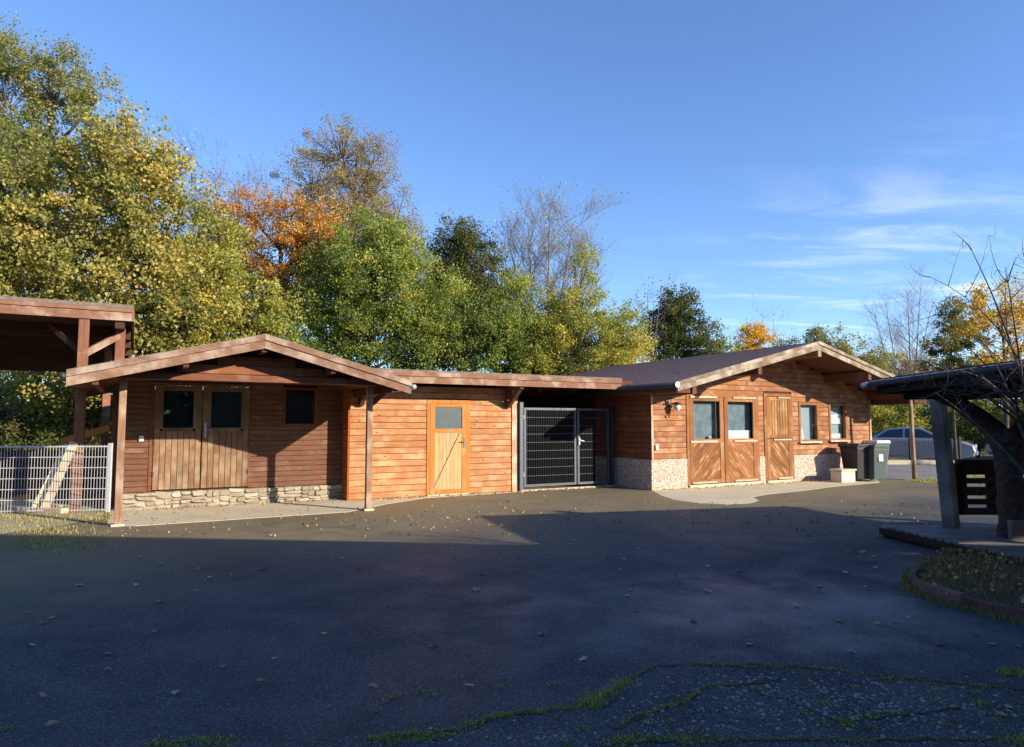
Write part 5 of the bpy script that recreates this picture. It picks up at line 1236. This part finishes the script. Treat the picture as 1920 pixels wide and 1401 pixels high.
for i, (bx, by, rx, ry, d, lab, mt) in enumerate([
    (1665, 780, 60, 46, 33, 'leafy hedge bush above the bins left of the car', 'lime'),
    (1745, 775, 62, 48, 33.5, 'leafy hedge bush directly above the car roof', 'green'),
    (1830, 775, 62, 55, 32.5, 'leafy hedge bush seen between the two shelter posts', 'lime'),
    (1925, 780, 60, 60, 32, 'leafy hedge bush right of the thick brown post', 'olive'),
    (2020, 770, 60, 70, 32, 'leafy hedge bush at the right end of the lane', 'green')]):
    tree('hedge_bush', lab, bx, d, [(bx, by, rx, ry, 1, .45), (bx - 25, by + 30, rx * .7, ry * .8, 1, .3), (bx + 25, by + 25, rx * .7, ry * .9, 1, .4)], LM[mt], 0.10, 1.8, 0.34, group=HG, cat='bush', seed=40 + i, trunk_r=0.06)
HL = 'shrubs behind the carport'
for i, (bx, by, rx, ry, d, lab, mt, tn) in enumerate([
    (20, 770, 70, 70, 24, 'shrub with pinkish brown leaves at the left end under the carport', 'brown', .3),
    (100, 740, 60, 80, 23.5, 'yellow green shrub seen under the carport beam left of the post', 'lime', .45),
    (60, 830, 90, 50, 22.5, 'dark low shrub behind the wire fence', 'dark', .5),
    (185, 770, 45, 80, 24, 'dark shrub showing in the gap beside the porch post', 'dark', .6)]):
    tree('undergrowth_shrub', lab, bx, d, [(bx, by, rx, ry, 1, tn), (bx + 20, by + 40, rx * .8, ry * .6, 1, tn - .1)], LM[mt], 0.12, 1.7, 0.4, group=HL, cat='shrub', seed=60 + i, trunk_r=0.06)

# dense undergrowth closing the gaps below the crowns
def thicket():
    P = []
    for x0, x1, d, h in ((-24, 2, 27.5, 4.6), (-2, 14, 33, 4.2), (10, 22, 38, 2.6), (20, 60, 45, 3.2), (-45, -20, 30, 6)):
        n = int((x1 - x0) * h * 260); x = RNG.uniform(x0, x1, n); top = h * (0.75 + 0.25 * np.sin(x * 1.3) + 0.15 * np.sin(x * 3.7))
        P.append(np.stack([x, d + RNG.normal(0, 0.9, n), RNG.uniform(0, 1, n) ** 0.8 * np.maximum(top, 0.8)], 1))
    P = np.concatenate(P); t = 0.35 + 0.25 * np.sin(P[:, 0] * 0.9) + RNG.normal(0, 0.15, len(P))
    leaf_cloud('undergrowth', P, 0.17, t, LM['olive'], kind='stuff', label='tangled undergrowth below the trees behind the sheds', cat='undergrowth')
thicket()
def woods():
    P = []
    for x0, x1, y0, y1, h in ((-30, 26, -20, -17, 7.5), (30, 36, 2, 27, 6.0), (34, 40, -14, 4, 5.0), (-30, -26, -18, 10, 7)):
        n = int(max(x1 - x0, y1 - y0) * h * 120); x = RNG.uniform(x0, x1, n); y = RNG.uniform(y0, y1, n)
        top = h * (0.8 + 0.2 * np.sin((x + y) * 0.8)); P.append(np.stack([x, y, RNG.uniform(0, 1, n) * top], 1))
    P = np.concatenate(P); leaf_cloud('woods', P, 0.42, RNG.uniform(0, 0.7, len(P)), LM['dark'], kind='stuff', label='dark belt of trees around the yard outside the picture', cat='woods')
woods()

# near shrub with bare arching branches at the right edge
def near_shrub():
    R = random.Random(9); b0 = Vector((5.25, 6.55, 0.1))
    t = empty('bare_shrub', b0, label='bare shrub with long arching whips in the planting bed at the right edge', cat='shrub'); t['off'] = list(b0)
    st, tw = MB(), MB()
    def whip(p, q, r, bend, n=7, kids=3, lv=2):
        pts_ = bez(p, q, bend, n); (st if lv == 2 else tw).tube(pts_, [r * (1 - 0.8 * i / n) for i in range(n + 1)], 6 if lv == 2 else 4, False)
        if lv == 0: return
        L_ = (Vector(q) - Vector(p)).length
        for _ in range(kids):
            i = R.randint(2, n); s = pts_[i]; d = (pts_[i] - pts_[i - 1]).normalized()
            a = Vector((R.gauss(0, 1), R.gauss(0, 1), R.gauss(0, 0.8))).normalized(); e = s + (d * 0.7 + a * 0.7).normalized() * L_ * R.uniform(0.2, 0.42)
            whip(s, e, r * 0.42, (R.uniform(-.1, .1), R.uniform(-.1, .1), R.uniform(-.15, .05)), 5, 3, lv - 1)
    crown = at(1935, 770, 6.5)
    st.tube(bez(b0, crown, (0.15, 0, 0), 6), [0.07, 0.066, 0.062, 0.058, 0.054, 0.05, 0.046], 8, False)
    for (px, py, d, bend, r) in [(1822, 470, 6.6, (0.1, 0, 0.1), .022), (1745, 520, 6.8, (0.2, 0, .35), .014), (1772, 700, 6.2, (0, 0, .1), .020), (1728, 705, 6.6, (.1, 0, .35), .014),
                                 (1762, 735, 6.4, (0, 0, 0.30), .016), (1885, 500, 6.2, (0, 0, .1), .018), (1950, 470, 6.5, (0, 0, .1), .02), (1700, 700, 7.0, (.2, 0, .5), .012),
                                 (1800, 640, 6.0, (0, 0, .2), .016), (1850, 655, 6.9, (0, 0, .2), .018), (1890, 690, 5.8, (0, 0, .2), .018), (2050, 560, 6.5, (0, 0, .2), .02),
                                 (1795, 780, 6.0, (0, 0, .35), .014), (1830, 720, 6.7, (0, 0, .2), .016), (1760, 590, 6.3, (.1, 0, .3), .012)]:
        whip(crown + Vector((R.uniform(-.12, .12), R.uniform(-.2, .2), R.uniform(-.3, .12))), at(px, py, d), r * 0.72, bend, 8, 5)
    low = at(1935, 905, 6.45)
    for (px, py, d, bend, r) in [(1752, 735, 6.9, (.1, 0, .05), .02), (1840, 850, 6.2, (0, 0, .15), .012), (1870, 860, 6.6, (0, 0, .1), .010), (1842, 905, 6.1, (0, 0, .12), .010)]:
        whip(low, at(px, py, d), r * 0.75, bend, 8, 3)
    st.build('stems', MT['bark'], t, smooth=True); tw.build('twigs', MT['bark'], t, kind='stuff')
near_shrub()

# ------------------------------------------------------------------ far fence, cars, lane
IF = empty('iron_fence', (16.3, 27.4, 0), label='dark iron railing in front of the parked silver blue car', cat='fence'); IF['off'] = [16.3, 27.4, 0]
MB().box(13.9, 17.9, 27.28, 27.5, -0.05, 0.16).build('base_wall', MT['concrete'], IF)
m = MB(); x = 14.0
while x < 17.85: m.box(x - 0.01, x + 0.01, 27.38, 27.40, 0.16, 1.02); x += 0.115
m.box(13.95, 17.88, 27.375, 27.405, 0.26, 0.30); m.box(13.95, 17.88, 27.375, 27.405, 0.92, 0.96)
m.build('bars', MT['iron'], IF, kind='stuff')
for x in (13.95, 15.9, 17.88): MB().box(x - 0.04, x + 0.04, 27.35, 27.43, 0.0, 1.1).build('fence_post', MT['iron'], IF)
MB().tube([(14.05, 27.1, -0.02), (14.05, 27.1, 1.2)], 0.03, 8) if False else None

def car(x, y, rz, paint, label):
    t = empty('parked_car', (x, y, 0), rz, label=label, cat='car', group='cars parked on the lane')
    prof = [(-2.15, 0.42), (-2.18, 0.62), (-2.10, 0.88), (-1.75, 0.97), (-1.05, 1.00), (1.05, 0.98), (1.75, 0.86), (2.08, 0.72), (2.15, 0.48), (2.08, 0.28), (1.75, 0.22), (-1.8, 0.22), (-2.08, 0.28)]
    def section(scale_y): return scale_y
    b = MB(); ys = [(-0.86, 0.90), (-0.80, 1.0), (0.80, 1.0), (0.86, 0.90)]; n = len(prof)
    cz = 0.6
    for yy, s in ys:
        for px_, pz in prof: b.v.append((px_ * (0.985 if s < 1 else 1), yy, cz + (pz - cz) * s))
    for k in range(3):
        for i in range(n): b.f.append((k * n + i, k * n + (i + 1) % n, (k + 1) * n + (i + 1) % n, (k + 1) * n + i)); b.m.append(0)
    b.f.append(tuple(range(n - 1, -1, -1))); b.f.append(tuple(3 * n + i for i in range(n))); b.m += [0, 0]
    b.build('body', paint, t, bevel=0.03)
    cab = [(-1.70, 0.96), (-1.05, 1.38), (-0.35, 1.46), (0.25, 1.43), (1.18, 0.96)]
    c = MB(); nc = len(cab)
    for yy, s in ((-0.80, 0), (-0.62, 1), (0.62, 1), (0.80, 0)): pass
    lo = [(-1.72, 0.955), (1.20, 0.955)]
    V_ = []
    for sgn in (-1, 1):
        for px_, pz in cab: V_.append((px_, sgn * (0.80 - 0.36 * (pz - 0.96)), pz))
    F_ = [tuple(range(nc - 1, -1, -1)), tuple(range(nc, 2 * nc))] + [(i, (i + 1) % nc, nc + (i + 1) % nc, nc + i) for i in range(nc)]
    c.add(V_, F_); c.build('cabin', paint, t, bevel=0.02)
    for sgn in (-1, 1):
        for q in ([(-1.42, 1.02), (-0.98, 1.33), (-0.42, 1.39), (-0.42, 1.02)], [(-0.34, 1.02), (-0.34, 1.395), (0.22, 1.37), (0.86, 1.02)]):
            vv = [(px_, sgn * (0.806 - 0.36 * (pz - 0.96)), pz) for px_, pz in q] + [(px_, sgn * (0.79 - 0.36 * (pz - 0.96)), pz) for px_, pz in q]
            MB().add(vv, [(0, 1, 2, 3), (7, 6, 5, 4), (0, 4, 5, 1), (1, 5, 6, 2), (2, 6, 7, 3), (3, 7, 4, 0)]).build('side_window', MT['carglass'], t)
    for q, nm in (([(0.33, 1.405), (1.10, 1.0)], 'windscreen'), ([(-1.12, 1.355), (-1.62, 1.01)], 'rear_window')):
        dx = 0.012 if nm == 'windscreen' else -0.012
        vv = []
        for o_ in (dx, 0):
            for px_, pz in q:
                for sgn in (-1, 1): vv.append((px_ + o_, sgn * (0.76 - 0.36 * (pz - 0.96)), pz + abs(o_)))
        MB().add(vv, [(0, 1, 3, 2), (6, 7, 5, 4), (0, 4, 5, 1), (2, 3, 7, 6), (0, 2, 6, 4), (1, 5, 7, 3)]).build(nm, MT['carglass'], t)
    for xw in (-1.32, 1.32):
        for sgn in (-1, 1):
            w = MB().lathe([(0.19, -0.10), (0.30, -0.10), (0.315, -0.07), (0.315, 0.07), (0.30, 0.10), (0.19, 0.10)], (xw, sgn * 0.775, 0.315), 20, 'y').build('wheel', MT['tyre'], t)
            MB().lathe([(0.0, -0.03), (0.2, -0.05), (0.2, 0.05), (0.0, 0.03)], (xw, sgn * 0.83, 0.315), 14, 'y').build('rim', MT['steel'], w)
    for sgn in (-1, 1):
        MB().box(1.92, 2.14, sgn * 0.62 - 0.15, sgn * 0.62 + 0.15, 0.60, 0.74).build('headlight', MT['lamp'], t, bevel=0.02)
        MB().box(-2.19, -2.05, sgn * 0.66 - 0.12, sgn * 0.66 + 0.12, 0.68, 0.86).build('tail_light', MT['tail'], t, bevel=0.02)
    MB().box(-2.22, -2.1, -0.75, 0.75, 0.34, 0.48).build('bumper', paint, t, bevel=0.03); MB().box(2.08, 2.19, -0.72, 0.72, 0.32, 0.46).build('bumper', paint, t, bevel=0.03)
    return t
car(17.45, 29.6, math.radians(-36), MT['carpaint'], 'silver blue saloon car parked side on behind the iron railing')
car(23.6, 30.2, math.radians(-6), MT['carwhite'], 'white car parked on the lane right of the shelter post')

# ------------------------------------------------------------------ the house behind the camera on the right, whose roof shades the yard
HS = empty('dwelling_house', (12.8, -0.85, 0), math.radians(-7.5), label='brown boarded house beside the yard, outside the picture', cat='house')
hw = MB(); x0, x1 = -6.5, 6.0; yr = 1.75
hw.add([(x0, -4.9, 0), (x1, -4.9, 0), (x1, 4.5, 0), (x0, 4.5, 0), (x0, -4.9, 3.6), (x1, -4.9, 3.6), (x1, 4.5, 3.5), (x0, 4.5, 3.5), (x0, yr, 5.85), (x1, yr, 5.85)],
       [(3, 2, 1, 0), (0, 1, 5, 4), (2, 3, 7, 6), (3, 0, 4, 8, 7), (1, 2, 6, 9, 5), (4, 5, 9, 8), (6, 7, 8, 9)])
hw.build('wall', MT['render_wall'], HS)
for sy, ze in ((-5.4, 3.45), (4.85, 3.3)):
    a = MB(); a.add([(x0 - 0.4, sy, ze), (x1 + 0.4, sy, ze), (x1 + 0.4, yr, 6.08), (x0 - 0.4, yr, 6.08), (x0 - 0.4, sy, ze - 0.12), (x1 + 0.4, sy, ze - 0.12), (x1 + 0.4, yr, 5.94), (x0 - 0.4, yr, 5.94)],
                  [(0, 1, 2, 3), (7, 6, 5, 4), (0, 4, 5, 1), (1, 5, 6, 2), (2, 6, 7, 3), (3, 7, 4, 0)])
    a.build('roof', MT['shingle'], HS)
for x in (-3.2, 0.2, 3.4):
    wo = frame(MB(), x - 0.6, x + 0.6, 0.95, 2.3, 0.07, 0, 0.08); wo.v = [(p[0], 4.52 + p[1] * 0.6, p[2]) for p in wo.v]
    wo = wo.build('window', MT['white'], HS); 
    MB().box(x - 0.53, x + 0.53, 4.505, 4.53, 1.02, 2.23).build('pane', MT['carglass'], wo)

# ------------------------------------------------------------------ fallen leaves on the yard
def leaf_shape(seed):
    R = random.Random(seed); n = 10; rim = []
    for i in range(n):
        a = 2 * math.pi * i / n; r = (0.5 if i % 2 == 0 else 0.32) * R.uniform(0.8, 1.1)
        rim.append((math.cos(a) * r, math.sin(a) * r * 0.8, R.uniform(0.02, 0.22)))
    v = [(0, 0, 0.03)] + rim; f = [(0, i + 1, (i + 1) % n + 1) for i in range(n)]
    me = bpy.data.meshes.new('fallen_leaf'); me.from_pydata(v, [], f); return me
def fallen_mat():
    m, nt, N, L, bs = newmat('dry fallen leaf'); oi = N.new('ShaderNodeObjectInfo')
    r = ramp(N, [(0.22, 0.13, 0.07), (0.36, 0.25, 0.13), (0.30, 0.28, 0.22), (0.44, 0.36, 0.20), (0.30, 0.15, 0.08)]); L.new(oi.outputs['Random'], r.inputs[0])
    L.new(r.outputs[0], bs.inputs['Base Color']); bs.inputs['Roughness'].default_value = 0.7; return m
MT['litter'] = leaf_mat('brown leaf litter', [(0.13, 0.07, 0.04), (0.28, 0.16, 0.075), (0.44, 0.25, 0.09), (0.40, 0.33, 0.16)], None, 0.1)
FM = fallen_mat(); shapes = []
for i in range(7):
    me = leaf_shape(i); me.materials.append(FM); shapes.append(me)
def drop(px, py, s, z=0.003):
    p = onground(px, py); o = bpy.data.objects.new('fallen_leaf', random.choice(shapes)); COL.objects.link(o)
    o.location = (p.x, p.y, z + 0.004); o.scale = (s, s, s * random.uniform(0.5, 1.1)); o.rotation_euler = (random.uniform(-.2, .2), random.uniform(-.2, .2), random.uniform(0, 6.28))
    tag(o, 'small dry curled leaf lying on the dark asphalt of the yard', 'leaf', 'fallen leaves on the asphalt')
known = [(50, 1151), (100, 1160), (75, 1170), (172, 1174), (289, 1186), (57, 1212), (203, 1228), (200, 1260), (84, 1309), (100, 1362), (326, 1304), (417, 1254), (449, 1224), (516, 1237), (490, 1281), (297, 1130), (260, 1045), (325, 1076), (254, 1098),
         (397, 1084), (370, 1110), (497, 1068), (518, 1113), (576, 1050), (673, 1068), (816, 1214), (1016, 1191), (893, 1108), (998, 1074), (815, 1023), (737, 1000), (892, 997), (848, 1029), (973, 1048), (950, 996), (1030, 977), (1133, 995), (1166, 1014),
         (1353, 1030), (1437, 1034), (1531, 1012), (1303, 1165), (1191, 1147), (1174, 1118), (1700, 1160), (1648, 1171), (1537, 1100), (1681, 1168), (1832, 1190), (1862, 1210), (1914, 1213), (1760, 1210), (1493, 1138), (1530, 980), (1617, 1037), (1640, 1045), (1388, 985), (1255, 990),
         (1600, 1225), (1405, 1210), (1095, 1240), (610, 1190), (700, 1290), (150, 1100), (620, 1330), (880, 1290), (1330, 1110), (1575, 1165), (1625, 1101), (60, 1060), (1890, 1330), (1878, 1345)]
for px, py in known:
    y = onground(px, py).y; drop(px + random.uniform(-4, 4), py, random.uniform(0.045, 0.085) * (1.0 if y < 6 else 1.25), 0.003 if py < 1240 else 0.009)
for _ in range(110):
    drop(random.uniform(230, 1750), random.triangular(935, 1120, 975), random.uniform(0.045, 0.085))
def litter():
    P = []
    for _ in range(700):
        px, py = RNG.uniform(0, 1800), RNG.triangular(925, 965, 1010); p = onground(px, py)
        if W(0, 0).x is not None: P.append((p.x, p.y, 0.012))
    for _ in range(520):
        u = RNG.uniform(0.2, 11.0); v = (14.62 if u < 4 else 14.17) - abs(RNG.normal(0, 0.16)); q = W(u, v); P.append((q.x, q.y, 0.022))
    for _ in range(200):
        q = W(RNG.uniform(11.2, 17.2), 12.84 - abs(RNG.normal(0, 0.14))); P.append((q.x, q.y, 0.022))
    for _ in range(650):
        i = RNG.integers(0, len(bp)); x, y, z = bp[i]; P.append((x, y, z + 0.035))
    leaf_cloud('leaves', P, 0.045, RNG.uniform(0, 1, len(P)), MT['litter'], kind='stuff', label='small brown leaf litter scattered along the sheds and bed', cat='leaf litter')
litter()

bq = at(347, 281, 38); bd = MB()
bd.lathe([(0.0, -0.20), (0.035, -0.12), (0.055, 0.0), (0.04, 0.12), (0.02, 0.19), (0.0, 0.21)], (0, 0, 0), 8, 'x')
for sg in (-1, 1): bd.add([(-0.05, sg * 0.03, 0.02), (0.08, sg * 0.03, 0.02), (0.03, sg * 0.26, 0.10), (-0.06, sg * 0.24, 0.10), (-0.12, sg * 0.46, 0.05)], [(0, 1, 2, 3), (3, 2, 4)])
bo = bd.build('bird', MT['white']); bo.location = bq; bo.rotation_euler = (0.25, 0.1, 0.5)
tag(bo, 'small white bird flying above the gap in the trees', 'bird')
